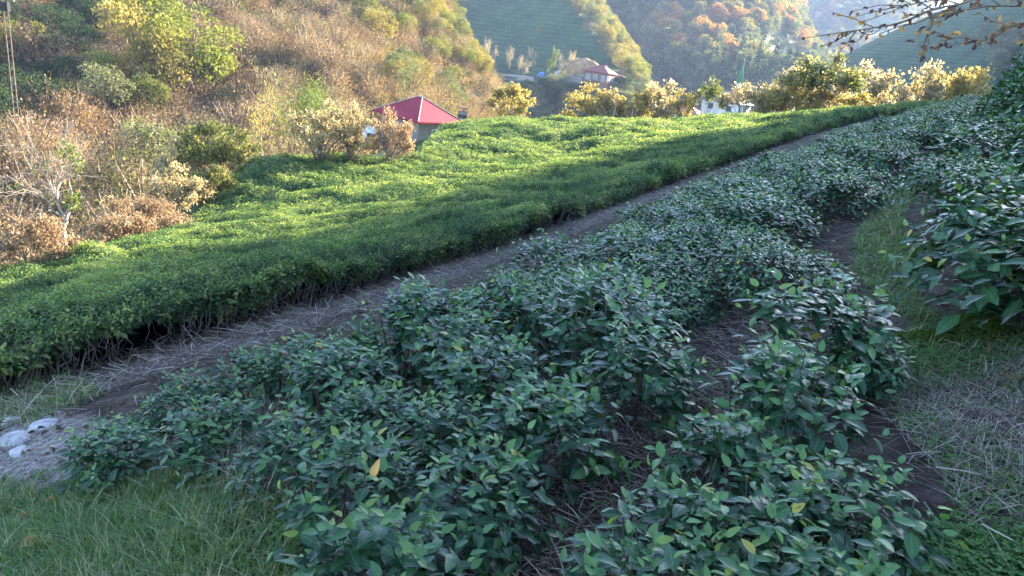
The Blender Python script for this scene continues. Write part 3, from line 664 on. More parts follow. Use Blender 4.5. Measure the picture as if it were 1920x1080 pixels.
hedge_stems()

# ------------------------------------------------------------------ ground litter, grass, clover, moss
def blades(name, base, hts, label, m, rng, lean=.5, wid=.0028, seg=3, tmax=1.0):
    n = len(base); an = rng.random(n) * 6.283; ln = np.abs(rng.normal(0, lean, n)) + .1; d = np.stack([np.cos(an), np.sin(an)], 1); V = []; 
    px = np.stack([-d[:, 1], d[:, 0], np.zeros(n)], 1)
    for k in range(seg + 1):
        t = k / seg; w = wid * (1 - t * .92); off = np.column_stack([d * (ln * t ** 1.8 * hts)[:, None], hts * t * (1 - .35 * np.minimum(ln, 1.4) * t)])
        c = base + off; V += [c - px * w, c + px * w]
    V = np.stack(V, 1); k2 = V.shape[1]; T = np.array([(2 * i, 2 * i + 1, 2 * i + 3, 2 * i + 2) for i in range(seg)])
    F = (T[None] + (np.arange(n) * k2)[:, None, None]).reshape(-1, 4); A = np.repeat(rng.random(n) * tmax, k2)
    return tag(link(name, np_mesh(name, V.reshape(-1, 3), F, [m], {'tint': A})), label, None, None, 'stuff')
def litter(name, pts, lens, wid, label, m, rng, up=.25, bend=False):
    n = len(pts); an = rng.random(n) * 6.283; D = np.stack([np.cos(an), np.sin(an), rng.normal(0.02, up, n)], 1)
    fr = frames(D, np.tile([0, 0, 1.], (n, 1)) + rng.normal(0, .4, (n, 3))); 
    # thin crossed strips: square section stalks
    b = wid
    T = np.array([(-b, 0, -b), (b, 0, -b), (b, 0, b), (-b, 0, b), (-b, .5, -b + .04), (b, .5, -b + .04), (b, .5, b + .04), (-b, .5, b + .04), (-b * .6, 1, -b), (b * .6, 1, -b), (b * .6, 1, b), (-b * .6, 1, b)])
    F = []
    for s in (0, 4):
        for j in range(4): F.append((s + j, s + (j + 1) % 4, s + 4 + (j + 1) % 4, s + 4 + j))
    V, F, A, B = place(T, np.array(F), pts, fr, lens, rng.random(n) ** 1.4)
    return tag(link(name, np_mesh(name, V, F, [m], {'tint': A})), label, None, None, 'stuff')
def scatter_screen(poly, n, rng, dmax=60, h=0.0, box=(-6, 48, .8, 66)):
    c = np.stack([rng.uniform(box[0], box[1], n), rng.uniform(box[2], box[3], n)], 1); z = ground(c[:, 0], c[:, 1]); q = proj(np.column_stack([c, z]))
    k = inpoly(q, poly) & (np.linalg.norm(c, axis=1) < dmax); return np.column_stack([c[k], z[k] + h])
rl = np.random.default_rng(77)
def path_pts(n, w, i0=0, i1=None, jit=0):
    seg = PATH[i0:i1]; out = []; L = [math.dist(seg[i], seg[i + 1]) for i in range(len(seg) - 1)]; tot = sum(x ** .75 for x in L)
    for i in range(len(seg) - 1):
        a = np.array(seg[i]); b = np.array(seg[i + 1]); t = (b - a) / L[i]; nl = np.array([-t[1], t[0]]); k = int(n * L[i] ** .75 / tot)
        out.append(a + t * (rl.random(k) * L[i])[:, None] + nl * rl.uniform(-w, w, k)[:, None])
    c = np.concatenate(out); return np.column_stack([c, ground(c[:, 0], c[:, 1]) + rl.uniform(0, .035, len(c))])
pp = path_pts(17000, .8, 1, 8)
litter('path_brush', pp, rl.uniform(.08, .26, len(pp)), .008, 'grey dry prunings covering the path between the two tea slopes', M['straw'], rl, up=.22)
GAPP = [(800, 1250), (900, 880), (1080, 760), (1200, 690), (1290, 560), (1500, 560), (1560, 760), (1420, 860), (1300, 900), (1240, 1000), (1200, 1250)]
gp = scatter_screen(GAPP, 90000, rl, 6, .01, (-1, 3, .9, 5.5)); gp = gp[:11000]
litter('twig_mulch', gp + np.array([0, 0, 1]) * rl.uniform(0, .03, len(gp))[:, None], rl.uniform(.03, .12, len(gp)), .010, 'dry broken twigs lying on dark soil in the gap between the front bushes', M['straw'], rl, up=.16)
STRP = [(1640, 770), (1700, 740), (1990, 640), (1990, 1010), (1800, 1000), (1760, 900)]
sp_ = scatter_screen(STRP, 60000, rl, 6, .01, (.6, 3.5, .8, 5)); sp_ = sp_[:6500]
blades('straw_litter', sp_, rl.uniform(.02, .075, len(sp_)), 'pale straw strewn over the soil at the right edge', M['straw'], rl, lean=2.6, wid=.0016, seg=5)
# dry twigs under bushes everywhere near
c = np.stack([rl.uniform(-4, 4, 9000), rl.uniform(1, 9, 9000)], 1); c = c[near_test(c) | True]; up_ = np.column_stack([c, ground(c[:, 0], c[:, 1]) + .01])
litter('soil_litter', up_, rl.uniform(.04, .16, len(up_)), .009, 'dead twigs scattered thinly on the soil beneath the near bushes', M['straw'], rl, up=.12)

g = scatter_screen(GRASSP, 260000, rl, 4.5, 0, (-3.2, .3, .9, 4.2)); keep = fbm(g[:, 0] * 5, g[:, 1] * 5, 61) + rl.random(len(g)) * .45 > .66; g = g[keep][:34000]
blades('grass', g, rl.uniform(.02, .09, len(g)) * (.35 + 1.3 * fbm(g[:, 0] * 2.2, g[:, 1] * 2.2, 91)) * (1 + .5 * (rl.random(len(g)) > .96)), 'soft green grass with pale dry blades at the bottom left corner', M['grass'], rl, lean=.8)
g = scatter_screen([(300, 840), (560, 770), (600, 950), (480, 1000), (330, 900)], 60000, rl, 5, 0, (-3.2, .5, .9, 4.2))[:900]
blades('dry_grass', g, rl.uniform(.1, .3, len(g)), 'thin dry yellow stalks in front of the left bushes', M['straw'], rl, lean=.7, wid=.0014)
g = scatter_screen(GPATH, 200000, rl, 14, 0, (1, 8, 1, 13)); qq = proj(g); g = g[(qq[:, 1] < 700) | (fbm(g[:, 0] * 4, g[:, 1] * 4, 6) > .56)][:9000]
blades('path_grass', g, rl.uniform(.02, .08, len(g)), 'short green weeds on the furrow between the near bushes and the right bushes', M['grass'], rl, lean=1.0, wid=.003, tmax=.97)
g = scatter_screen([(-100, 700), (60, 690), (200, 740), (60, 800), (-100, 830)], 80000, rl, 8, 0, (-5, -2, 2.5, 5.5))[:1500]
blades('bank_grass', g, rl.uniform(.05, .18, len(g)), 'weedy grass tufts on the earth bank under the left end of the tea', M['grass'], rl, lean=.8, wid=.004)
def clover():
    T = []; F = []
    for k in range(3):
        a = k * 2.094; ca, sa = math.cos(a), math.sin(a); b = len(T)
        for (x, y, z) in [(0, 0, 0), (.42, .5, .12), (0, .95, .05), (-.42, .5, .12)]: T.append((x * ca - y * sa, x * sa + y * ca, z))
        F.append((b, b + 1, b + 2, b + 3))
    T = np.array(T); F = np.array(F)
    g1 = scatter_screen(CLOVP, 300000, rl, 3.2, 0, (.3, 2.2, .9, 2.2))[:12000]; g2 = scatter_screen(GPATH, 260000, rl, 9, 0, (.8, 6, 1, 9)); g2 = g2[fbm(g2[:, 0] * 3, g2[:, 1] * 3, 8) > .5][:7000]
    g3 = scatter_screen(GRASSP, 120000, rl, 4.5, .01, (-3.2, .3, .9, 4.2)); g3 = g3[fbm(g3[:, 0] * 4, g3[:, 1] * 4, 18) > .55][:3500]
    g = np.concatenate([g1, g2, g3]); n = len(g); g = g + np.array([0, 0, 1]) * rl.uniform(.005, .04, n)[:, None]
    V, FF, A, B = place(T, F, g, frames(rl.normal(0, 1, (n, 3)) * np.array([1, 1, .1]), np.tile([0, 0, 1.], (n, 1)) + rl.normal(0, .25, (n, 3))), rl.uniform(.006, .013, n), rl.random(n))
    tag(link('clover', np_mesh('clover', V, FF, [M['clover']], {'tint': A})), 'low green clover carpet at the bottom right corner and along the furrow', None, None, 'stuff')
clover()
def moss():
    q0 = hit(1735, 640); n = 1500; r = np.sqrt(rl.random(n)); t = rl.random(n) * 6.283; x = q0[0] + .16 * r * np.cos(t); y = q0[1] + .12 * r * np.sin(t); z = ground(x, y) + .03 * (1 - r ** 2) * (.7 + .6 * fbm(x * 9, y * 9, 3))
    q1 = hit(1815, 632); n2 = 2600; r2 = np.sqrt(rl.random(n2)); t2 = rl.random(n2) * 6.283; x2 = q1[0] + .15 * r2 * np.cos(t2); y2 = q1[1] + .14 * r2 * np.sin(t2); z2 = ground(x2, y2) + .10 * (1 - r2 ** 2) * (.7 + .6 * fbm(x2 * 9, y2 * 9, 3))
    P = np.stack([np.concatenate([x, x2]), np.concatenate([y, y2]), np.concatenate([z, z2])], 1)
    D = rl.normal(0, 1, (len(P), 3)); D[:, 2] = np.abs(D[:, 2]) + .3
    V, F, A, B = place(RHOMB[0], RHOMB[1], P, frames(D, rl.normal(0, 1, (len(P), 3))), rl.uniform(.008, .018, len(P)), rl.random(len(P)))
    tag(link('moss', np_mesh('moss', V, F, [M['moss']], {'tint': A})), 'yellow green mossy mound beside the furrow under the right bushes', None, None, 'stuff')
moss()

def fallen():
    c = np.stack([rl.uniform(-3.5, 3.5, 2600), rl.uniform(.9, 7, 2600)], 1); z = ground(c[:, 0], c[:, 1]) + .02; n = len(c); T = leaf_tpl(3, .24, .3, .3)
    V, F, A, B = place(T[0], T[1], np.column_stack([c, z]), frames(rl.normal(0, 1, (n, 3)) * np.array([1, 1, .25]), np.tile([0, 0, 1.], (n, 1)) + rl.normal(0, .5, (n, 3))), rl.uniform(.02, .055, n), rl.random(n))
    M['litter'] = leaf_mat('brown_litter_leaf', [(0, (.05, .035, .028)), (.7, (.14, .09, .06)), (.93, (.22, .14, .08)), (1, (.34, .26, .1))], rough=.7, trans=.05, spec=.2)
    tag(link('fallen_leaves', np_mesh('fallen_leaves', V, F, [M['litter']], {'tint': A})), 'small brown dead tea leaves scattered on the soil between the near bushes', None, None, 'stuff')
fallen()
# stones, dead leaves
def stone(u, v, sx, sy, sz, seed, label, group=None):
    q = hit(u, v); rng = np.random.default_rng(seed); n = 12; th = np.linspace(0, math.pi, n); ph = np.linspace(0, 2 * math.pi, 2 * n, endpoint=False); T, Pp = np.meshgrid(th, ph, indexing='ij')
    x = np.sin(T) * np.cos(Pp); y = np.sin(T) * np.sin(Pp); z = np.cos(T)
    r = 1 + .45 * (fbm(x * 1.6 + seed, y * 1.6 + z * 1.3, seed) - .5) + .16 * (fbm(x * 5 + seed, y * 5 + z * 4, seed + 4) - .5)
    k = np.abs(np.stack([x, y, z])).max(0); r = r * (.72 + .28 / np.maximum(k, .6) * .8)
    V = np.stack([x * r * sx, y * r * sy, z * r * sz], -1); nn = 2 * n; F = []
    for i in range(n - 1):
        for j in range(nn): F.append((i * nn + j, i * nn + (j + 1) % nn, (i + 1) * nn + (j + 1) % nn, (i + 1) * nn + j))
    o = link('stone', np_mesh('stone', V.reshape(-1, 3), np.array(F), [M['stone']], smooth=False), None, (q[0], q[1], q[2] + sz * .35), rng.random() * 6); tag(o, label, 'stone', group or 'pale stones by the gravel')
stone(30, 830, .085, .07, .042, 1, 'larger chunky white stone, nearest the left edge')
stone(82, 803, .09, .07, .03, 2, 'flat white stone just above and right of the chunky one')
stone(24, 796, .06, .06, .035, 3, 'small pale stone at the left edge above the chunky one')
stone(40, 852, .07, .05, .02, 4, 'thin pale stone sunk in the gravel below the chunky one')
rg = np.random.default_rng(12)
gg = scatter_screen(GRAVP, 30000, rg, 8, 0, (-5, -1, 1.5, 5)); gg = gg[:1500]
OCT = (np.array([(1, 0, 0), (0, 1, 0), (-1, 0, 0), (0, -1, 0), (.3, .3, .7), (-.3, .3, .7), (-.3, -.3, .7), (.3, -.3, .7)]), np.array([(0, 1, 5, 4), (1, 2, 6, 5), (2, 3, 7, 6), (3, 0, 4, 7), (4, 5, 6, 7)]), np.zeros(8))
V, F, A, B = place(OCT[0], OCT[1], gg, frames(rg.normal(0, 1, gg.shape) * np.array([1, 1, .2]), np.tile([0, 0, 1.], (len(gg), 1)) + rg.normal(0, .2, gg.shape)), rg.uniform(.004, .02, len(gg)))
tag(link('gravel', np_mesh('gravel', V, F, [M['gravel']], smooth=False)), 'loose grey gravel around the white stones at the left edge', None, None, 'stuff')
def dead_leaf(pos, d, size, label, curlT=.35, tint=.7, z=(0, -.3, 1)):
    T = leaf_tpl(6, .2, .2, curlT, .03); V, F, A, B = place(T[0], T[1], np.zeros((1, 3)), frames(np.array([d], float), np.array([z], float)), np.array([size]), np.array([tint]), T[2])
    tag(link('dead_leaf', np_mesh('dead_leaf', V, F, [M['dead']], {'tint': A}), None, pos), label, 'leaf')
q = hit(698, 893, .60 * .62 + .06); dead_leaf(at(698, 893, np.linalg.norm(q) * .97), (.25, -.1, 1), .046, 'upright yellow brown dead leaf caught on a front bush', .25, 1, (0, -1, .2))
q = hit(40, 1045); dead_leaf(q + np.array([0, 0, .05]), (.9, .5, .25), .11, 'long curled yellow leaf on the grass at the lower left edge', .5, 1)
q = hit(85, 958); dead_leaf(q + np.array([0, 0, .05]), (.8, .1, .1), .075, 'reddish brown fallen leaf in the grass at the left', .3, 0)
q = hit(35, 985); dead_leaf(q + np.array([0, 0, .04]), (.9, .3, .1), .09, 'brown fallen leaf half hidden in grass above the long yellow one', .3, .1)
q = hit(205, 875); dead_leaf(q + np.array([0, 0, .03]), (.9, -.4, .1), .08, 'dark brown fallen leaf on the soil under the small left bush', .3, 0)

# ------------------------------------------------------------------ trees
def skeleton(rng, H, kind):
    """list of polylines (pts, radii); tips"""
    br = []; tips = []
    def grow(p, d, L, r, lev, maxlev, spread, upb):
        n = 5; P = [p]; dd = d.copy()
        for i in range(n - 1):
            dd = dd + rng.normal(0, .13, 3) + np.array([0, 0, upb]) * .12; dd /= np.linalg.norm(dd); P.append(P[-1] + dd * L / (n - 1))
        P = np.array(P); br.append((P, np.linspace(r, r * .45, n)))
        if lev == maxlev: tips.extend([P[-1], P[-2], P[2]]); return
        k = rng.integers(3, 5)
        for j in range(k):
            f = rng.uniform(.35, 1.0) if j else 1.0; i0 = min(int(f * (n - 1)), n - 1); q = P[i0]
            s = rng.normal(0, 1, 3); s -= dd * (s @ dd); s /= np.linalg.norm(s) + 1e-9; nd = dd * (1 - spread * .55) + s * spread; nd /= np.linalg.norm(nd)
            grow(q, nd, L * rng.uniform(.55, .75), r * .5, lev + 1, maxlev, spread, upb)
    if kind == 'hazel':
        for k in range(rng.integers(8, 12)):
            t = rng.random() * 6.283; o = rng.uniform(.2, .75); grow(np.array([.15 * math.cos(t), .15 * math.sin(t), -.15]), np.array([math.cos(t) * o, math.sin(t) * o, 1.]) / math.hypot(1, o), H * .55, H * .009, 0, 2, .62, .25)
    elif kind == 'shrub':
        for k in range(rng.integers(7, 10)):
            t = rng.random() * 6.283; o = rng.uniform(.3, 1.1); grow(np.array([.1 * math.cos(t), .1 * math.sin(t), -.15]), np.array([math.cos(t) * o, math.sin(t) * o, 1.]) / math.hypot(1, o), H * .5, H * .009, 0, 1, .7, .2)
    elif kind == 'tree':
        grow(np.array([0, 0, -.3]), np.array([0, 0, 1.]), H * .5, H * .022, 0, 3, .75, .15)
    elif kind == 'slim':
        grow(np.array([0, 0, -.3]), np.array([0.03, 0, 1.]), H * .55, H * .012, 0, 3, .6, .2)
    elif kind == 'bare':
        grow(np.array([0, 0, -.3]), np.array([.15, .05, 1.]), H * .42, H * .024, 0, 4, .85, .08)
    return br, np.array(tips)
def tree_meshes(kind, H, seed, nleaf, lsize, lmat, bmat, spread=.35, sides=5, rmin=.006, squash=1.0):
    rng = np.random.default_rng(seed); br, tips = skeleton(rng, H, kind); mb = MB()
    for P, R in br: mb.tube(P, np.maximum(R, rmin), sides if R[0] > .03 else 3)
    tr = mb.mesh('trunk', [bmat])
    k = rng.integers(0, len(tips), nleaf); cl = rng.random(len(tips)); pos = tips[k] + rng.normal(0, spread, (nleaf, 3)) * np.array([1, 1, .75]); pos[:, 2] *= squash
    D = rng.normal(0, 1, (nleaf, 3)); D[:, 2] -= .3
    V, F, A, B = place(RHOMB[0], RHOMB[1], pos, frames(D, rng.normal(0, .6, (nleaf, 3)) + np.array([0, 0, 1.])), lsize * rng.uniform(.6, 1.3, nleaf), np.clip(.5 * cl[k] + .5 * rng.random(nleaf), 0, 1))
    cr = np_mesh('crown', V, F, [lmat], {'tint': A}); return tr, cr
# autumn leaf colours
HZ = dict(rough=.55, trans=.5, spec=.25, tgain=(1.15, 1.1, .85))
M['hz_gold'] = leaf_mat('golden_hazel_leaf', [(0, (.13, .13, .035)), (.35, (.28, .24, .07)), (.75, (.47, .37, .12)), (1, (.64, .5, .26))], **HZ)
M['hz_olive'] = leaf_mat('olive_hazel_leaf', [(0, (.045, .07, .02)), (.5, (.13, .16, .045)), (.85, (.3, .28, .10)), (1, (.5, .4, .18))], **HZ)
M['hz_pink'] = leaf_mat('russet_hazel_leaf', [(0, (.15, .10, .06)), (.5, (.30, .21, .135)), (1, (.5, .39, .28))], **HZ)
M['hz_tan'] = leaf_mat('tan_hazel_leaf', [(0, (.13, .12, .055)), (.5, (.36, .30, .17)), (1, (.62, .52, .34))], **HZ)
M['lf_green'] = leaf_mat('light_green_leaf', [(0, (.05, .1, .02)), (1, (.22, .28, .07))], **HZ)
M['lf_dark'] = leaf_mat('dark_green_leaf', [(0, (.012, .032, .014)), (1, (.05, .085, .03))], rough=.5, trans=.2)

# name, meshes at natural size: (trunk, crown, H, halfwidth)
def variant(kind, H, seed, n, ls, lm, bm='bark', spread=.35, **k):
    t, c = tree_meshes(kind, H, seed, n, ls, M[lm], M[bm], spread, **k); co = np.empty(len(c.vertices) * 3, np.float32); c.vertices.foreach_get('co', co); co = co.reshape(-1, 3)
    return t, c, float(np.percentile(co[:, 2], 98)), float(np.percentile(np.hypot(co[:, 0], co[:, 1]), 93))
def hazel(H, R, seed, n, ls, lm, lo=.35, nl=22, lr=(.26, .5), bm='bark', flat=.7):
    rng = np.random.default_rng(seed); mb = MB(); L = []
    for k in range(nl):
        t = rng.random() * 6.283; rr = R * math.sqrt(rng.random()) * .9; top = H * (.98 - .38 * (rr / R) ** 2); L.append((rr * math.cos(t), rr * math.sin(t), H * lo + (top - H * lo) * rng.uniform(.25, 1) ** .6, rng.uniform(*lr)))
    L = np.array(L)
    for q in L:
        b = rng.normal(0, .09, 2); c = q[:3]; m1 = np.array([b[0] + c[0] * .18, b[1] + c[1] * .18, c[2] * .35]); m2 = np.array([c[0] * .55, c[1] * .55, c[2] * .72]) + rng.normal(0, .05, 3)
        mb.tube([(b[0], b[1], -.3), m1, m2, c], [.034, .028, .018, .008], 4)
        for j in range(4): e = c + rng.normal(0, q[3] * .7, 3); mb.tube([m2 * .4 + c * .6, (c + e) / 2, e], [.012, .008, .004], 3)
    tr = mb.mesh('trunk', [M[bm]]); w = L[:, 3] ** 2; k = rng.choice(len(L), n, p=w / w.sum()); d = rng.normal(0, 1, (n, 3)); d /= np.linalg.norm(d, axis=1)[:, None]
    P = L[k, :3] + d * (L[k, 3] * np.abs(rng.normal(.55, .33, n)))[:, None] * np.array([1.15, 1.15, flat]); D = d + rng.normal(0, .8, (n, 3)); D[:, 2] -= .3; cl = rng.random(nl)
    V, F, A, B = place(RHOMB[0], RHOMB[1], P, frames(D, rng.normal(0, .6, (n, 3)) + np.array([0, 0, 1.])), ls * rng.uniform(.6, 1.35, n), np.clip(.5 * cl[k] + .5 * rng.random(n), 0, 1))
    return tr, np_mesh('crown', V, F, [M[lm]], {'tint': A}), H * 1.05, R * 1.02
TV = {
 'gold': [hazel(3.4, 1.9, 301, 3000, .16, 'hz_gold', .1, 32), hazel(3.4, 1.8, 302, 2800, .16, 'hz_gold', .15, 30)],
 'olive': [hazel(3.4, 1.9, 303, 2600, .16, 'hz_olive'), hazel(3.2, 1.8, 304, 2600, .16, 'hz_olive', .15)],
 'tan': [hazel(3.4, 1.9, 305, 2200, .16, 'hz_tan', .3), hazel(3.5, 1.8, 306, 2000, .16, 'hz_tan', .2)],
 'umb': [hazel(3.4, 1.9, 321, 1500, .17, 'hz_tan', .66, 18), hazel(3.4, 1.9, 322, 1500, .17, 'hz_olive', .66, 18)],
 'solive': [hazel(2.8, 1.9, 323, 4200, .13, 'hz_olive', .04, 38), hazel(2.8, 1.9, 324, 4200, .13, 'hz_olive', .04, 38)],
 'stan': [hazel(2.9, 1.9, 325, 4000, .13, 'hz_tan', .04, 38), hazel(2.9, 1.9, 326, 3800, .13, 'hz_tan', .04, 34)],
 'pink': [hazel(2.4, 1.9, 307, 3800, .11, 'hz_pink', .08, 34), hazel(2.4, 1.9, 308, 3800, .11, 'hz_pink', .08, 34)],
 'tall': [hazel(5.2, 2.3, 309, 3400, .19, 'hz_olive', .42, 32, (.35, .6)), hazel(5.0, 2.2, 310, 2600, .19, 'hz_tan', .45, 26, (.35, .6))],
 'slim': [variant('slim', 4.4, 311, 1500, .13, 'hz_gold', 'grey_bark', spread=.4)],
 'pale': [variant('slim', 4.2, 312, 3600, .12, 'lf_green', 'grey_bark', spread=.5)],
 'bare': [variant('bare', 3.4, 313, 130, .09, 'lf_green', 'grey_bark', spread=.12, rmin=.008)],
}
def put_tree(kind, k, uc, vtop, d, halfpx, label, name='hazel_tree', cat='hazel tree', group=None, vb=None, rz=None, zs=1.0):
    tr, cr, H0, W0 = TV[kind][k]
    p = at(uc, vtop if vb is None else vb, d); z = float(ground(p[0], p[1])); top = at(uc, vtop, d); top = top * (math.hypot(p[0], p[1]) / math.hypot(top[0], top[1]))
    sz = max(.25, (top[2] - z) / H0 * zs); sx = halfpx * d / FPX / W0; sx = min(max(sx, sz * .45), sz * 2.2)
    root = empty(name, (p[0], p[1], z), rb.random() * 6.28 if rz is None else rz); root.scale = (sx, sx, sz)
    link('trunk', tr, root); link('crown', cr, root); tag(root, label, cat, group); return root
put_tree('pink', 0, 45, 398, 17.5, 75, 'russet leafed hazel shrub at the left edge, left of the bare pale tree', 'hazel_shrub', 'shrub')
put_tree('pink', 1, 215, 366, 23.0, 62, 'long russet hazel shrub along the field edge just right of the bare pale tree', 'hazel_shrub', 'shrub')
put_tree('pink', 0, 295, 362, 24.0, 62, 'russet and brown hazel shrub where the shaded strip of tea begins', 'hazel_shrub', 'shrub', rz=2)
put_tree('stan', 1, 335, 306, 27.5, 62, 'grey green hazel shrub above the long russet shrub', 'hazel_shrub', 'shrub')
put_tree('solive', 1, 395, 306, 28.5, 52, 'greyish hazel shrub leaning over the shaded strip of tea', 'hazel_shrub', 'shrub')
put_tree('solive', 0, 415, 214, 32, 76, 'dense dark olive hazel standing at the top of the shaded strip of tea')
put_tree('stan', 0, 345, 258, 32, 52, 'brownish hazel shrub left of the dark olive hazel', 'hazel_shrub', 'shrub')
put_tree('slim', 0, 498, 172, 40, 46, 'thin yellow tree with a bare pale trunk between the olive and the tan hazels', 'yellow_tree', 'tree')
put_tree('pale', 0, 570, 150, 46, 44, 'loose pale green tree behind the large tan hazel', 'pale_green_tree', 'tree')
put_tree('stan', 0, 605, 181, 31.5, 70, 'large tan and gold hazel left of the red roof', rz=1.0)
put_tree('stan', 1, 662, 190, 31.5, 44, 'tan hazel in front of the pale blue sheets', rz=2.0)
put_tree('pink', 1, 740, 200, 31.5, 48, 'russet hazel in front of the red roof, rightmost of the mid field clump')
put_tree('gold', 0, 965, 148, 57, 48, 'gold and olive hazel standing alone right of the small box hut')
for a in [('gold', 1, 1120, 158, 61, 34, 'golden hazel at the left end of the far row'), ('tan', 0, 1160, 163, 61, 28, 'tan hazel second from the left end of the far row'),
          ('gold', 0, 1200, 163, 62, 30, 'golden hazel third from the left end of the far row'), ('tan', 1, 1246, 152, 62, 32, 'taller tan hazel left of the small pink roofed house'),
          ('gold', 1, 1285, 168, 63, 18, 'small golden hazel in front of the pink roofed house'), ('umb', 1, 1338, 150, 65, 22, 'olive hazel with an umbrella crown in front of the white house'),
          ('umb', 0, 1408, 162, 65, 30, 'tan hazel directly below the green minaret cone'), ('gold', 0, 1470, 160, 66, 34, 'low golden hazel left of the tallest tree of the far row'),
          ('gold', 1, 1510, 150, 66, 32, 'golden hazel at the left foot of the tallest tree of the far row'), ('tan', 1, 1640, 118, 82, 40, 'wide tan hazel right of the tallest tree of the far row'),
          ('gold', 1, 1600, 168, 68, 28, 'low yellow hazel at the right foot of the tallest tree of the far row'), ('tan', 0, 1700, 138, 90, 26, 'small tan hazel filling the dip in the far row'),
          ('tan', 1, 1745, 115, 95, 34, 'tan hazel near the right end of the far row, with an upright top'), ('gold', 0, 1790, 118, 100, 36, 'pale gold hazel second from the right end of the far row'),
          ('gold', 1, 1842, 122, 106, 36, 'pale gold hazel at the right end of the far row, beside the dark slope')]:
    put_tree(*a[:3], a[3] - 9, a[4], a[5] * 1.5, a[6], group='row of hazels at the far edge of the tea')
put_tree('tall', 0, 1560, 90, 67, 72, 'tallest tree of the far row, olive green top over dark thin stems', 'field_edge_tree', 'tree')
put_tree('tall', 1, 1505, 112, 68, 56, 'dark stemmed olive tree leaning left beside the tallest one of the far row', 'field_edge_tree', 'tree')
# the bare pale tree
def bare_tree():
    p = at(120, 470, 19.0); z = float(ground(p[0], p[1])); d = 19.0; mb = MB(); rng = np.random.default_rng(5); lo = np.array([p[0], p[1], z]); tips = []
    def W(u, v, dd=0): return at(u, v, d + dd) - lo
    def limb(pts, r0, r1, sub=0):
        P = np.array(pts); t = np.linspace(0, len(P) - 1, 5 * (len(P) - 1) + 1); Q = np.array([crom(P, x) for x in t]); Q[1:] += rng.normal(0, .012, Q[1:].shape)
        mb.tube(Q, np.linspace(r0, r1, len(Q)) * .72, 7 if r0 > .03 else 4)
        if sub:
            for k in range(sub):
                i = rng.integers(len(Q) // 3, len(Q) - 1); dr = Q[min(i + 1, len(Q) - 1)] - Q[i]; dr /= np.linalg.norm(dr); nd = dr + rng.normal(0, .55, 3); nd /= np.linalg.norm(nd); L = rng.uniform(.35, .8)
                e = Q[i] + nd * L; m2 = Q[i] + nd * L * .5 + rng.normal(0, .03, 3); rr = max(.005, r1 * .8); mb.tube([Q[i], m2, e], [rr, rr * .8, rr * .5], 3); tips.append(e)
                for j in range(9):
                    s = Q[i] + nd * L * rng.uniform(.2, .9); q2 = nd + rng.normal(0, .7, 3); mb.tube([s, s + q2 * rng.uniform(.12, .3)], [.005, .003], 3)
    base = np.array([0, 0, -.2]); f1 = W(124, 410); f2 = W(138, 378)
    limb([base, W(119, 440), f1, f2], .085, .06)
    limb([f2, W(146, 372), W(153, 366)], .055, .045)
    limb([f1, W(112, 385), W(108, 350, .3), W(115, 320, .3), W(112, 285, .5)], .045, .012, 9)
    limb([f1, W(100, 395), W(85, 372), W(50, 360, -.3), W(8, 372, -.5)], .035, .008, 8)
    limb([W(112, 385), W(95, 350), W(80, 315), W(60, 290, .2)], .03, .008, 9)
    limb([f2, W(132, 350), W(128, 320), W(140, 290)], .035, .008, 9)
    limb([W(108, 350), W(85, 330), W(40, 325, .4), W(12, 345, .6)], .02, .006, 7)
    limb([W(100, 395), W(70, 398), W(55, 412)], .02, .006, 3)
    root = empty('bare_tree', lo.tolist()); link('trunk', mb.mesh('trunk', [M['grey_bark']]), root)
    P = []; 
    for (u, v, s, n) in [(122, 283, .12, 130), (145, 305, .1, 60), (75, 310, .12, 40), (133, 385, .08, 90), (139, 372, .07, 60), (30, 350, .1, 25)]:
        P.append(W(u, v) + rng.normal(0, s, (n, 3)))
    P = np.concatenate(P); n = len(P); V, F, A, B = place(RHOMB[0], RHOMB[1], P, frames(rng.normal(0, 1, (n, 3)), rng.normal(0, 1, (n, 3))), rng.uniform(.05, .1, n), rng.random(n))
    link('crown', np_mesh('crown', V, F, [M['lf_green']], {'tint': A}), root)
    tag(root, 'nearly bare pale barked tree with a few green leaves at the left field edge', 'tree')
bare_tree()

# ------------------------------------------------------------------ woods on the far slopes
def wood_mats():
    W = dict(rough=.7, trans=.35, spec=.1)
    M['w_brown'] = leaf_mat('bare_hazel_twigs', [(0, (.11, .075, .06)), (.5, (.26, .175, .135)), (1, (.46, .33, .26))], **W)
    M['w_rust'] = leaf_mat('rusty_hazel_twigs', [(0, (.09, .06, .04)), (.5, (.24, .145, .09)), (1, (.42, .28, .19))], **W)
    M['w_olivetwig'] = leaf_mat('olive_hazel_twigs', [(0, (.06, .06, .035)), (.5, (.17, .155, .085)), (1, (.33, .3, .18))], **W)
    M['w_gold'] = leaf_mat('gold_wood_leaf', [(0, (.11, .1, .03)), (.5, (.26, .21, .075)), (1, (.44, .35, .14))], **W)
    M['w_lime'] = leaf_mat('lime_wood_leaf', [(0, (.08, .1, .02)), (.5, (.2, .22, .06)), (1, (.36, .35, .12))], **W)
    M['w_olive'] = leaf_mat('olive_wood_leaf', [(0, (.03, .045, .015)), (.5, (.09, .11, .035)), (1, (.18, .18, .07))], **W)
    M['w_orange'] = leaf_mat('orange_wood_leaf', [(0, (.18, .08, .025)), (.5, (.40, .19, .06)), (1, (.58, .34, .12))], **W)
    M['w_dark'] = leaf_mat('evergreen_leaf', [(0, (.012, .03, .016)), (.5, (.03, .06, .03)), (1, (.08, .11, .05))], **W)
    M['w_grey'] = leaf_mat('grey_green_wood_leaf', [(0, (.07, .08, .05)), (.5, (.16, .17, .1)), (1, (.28, .28, .18))], **W)
wood_mats()
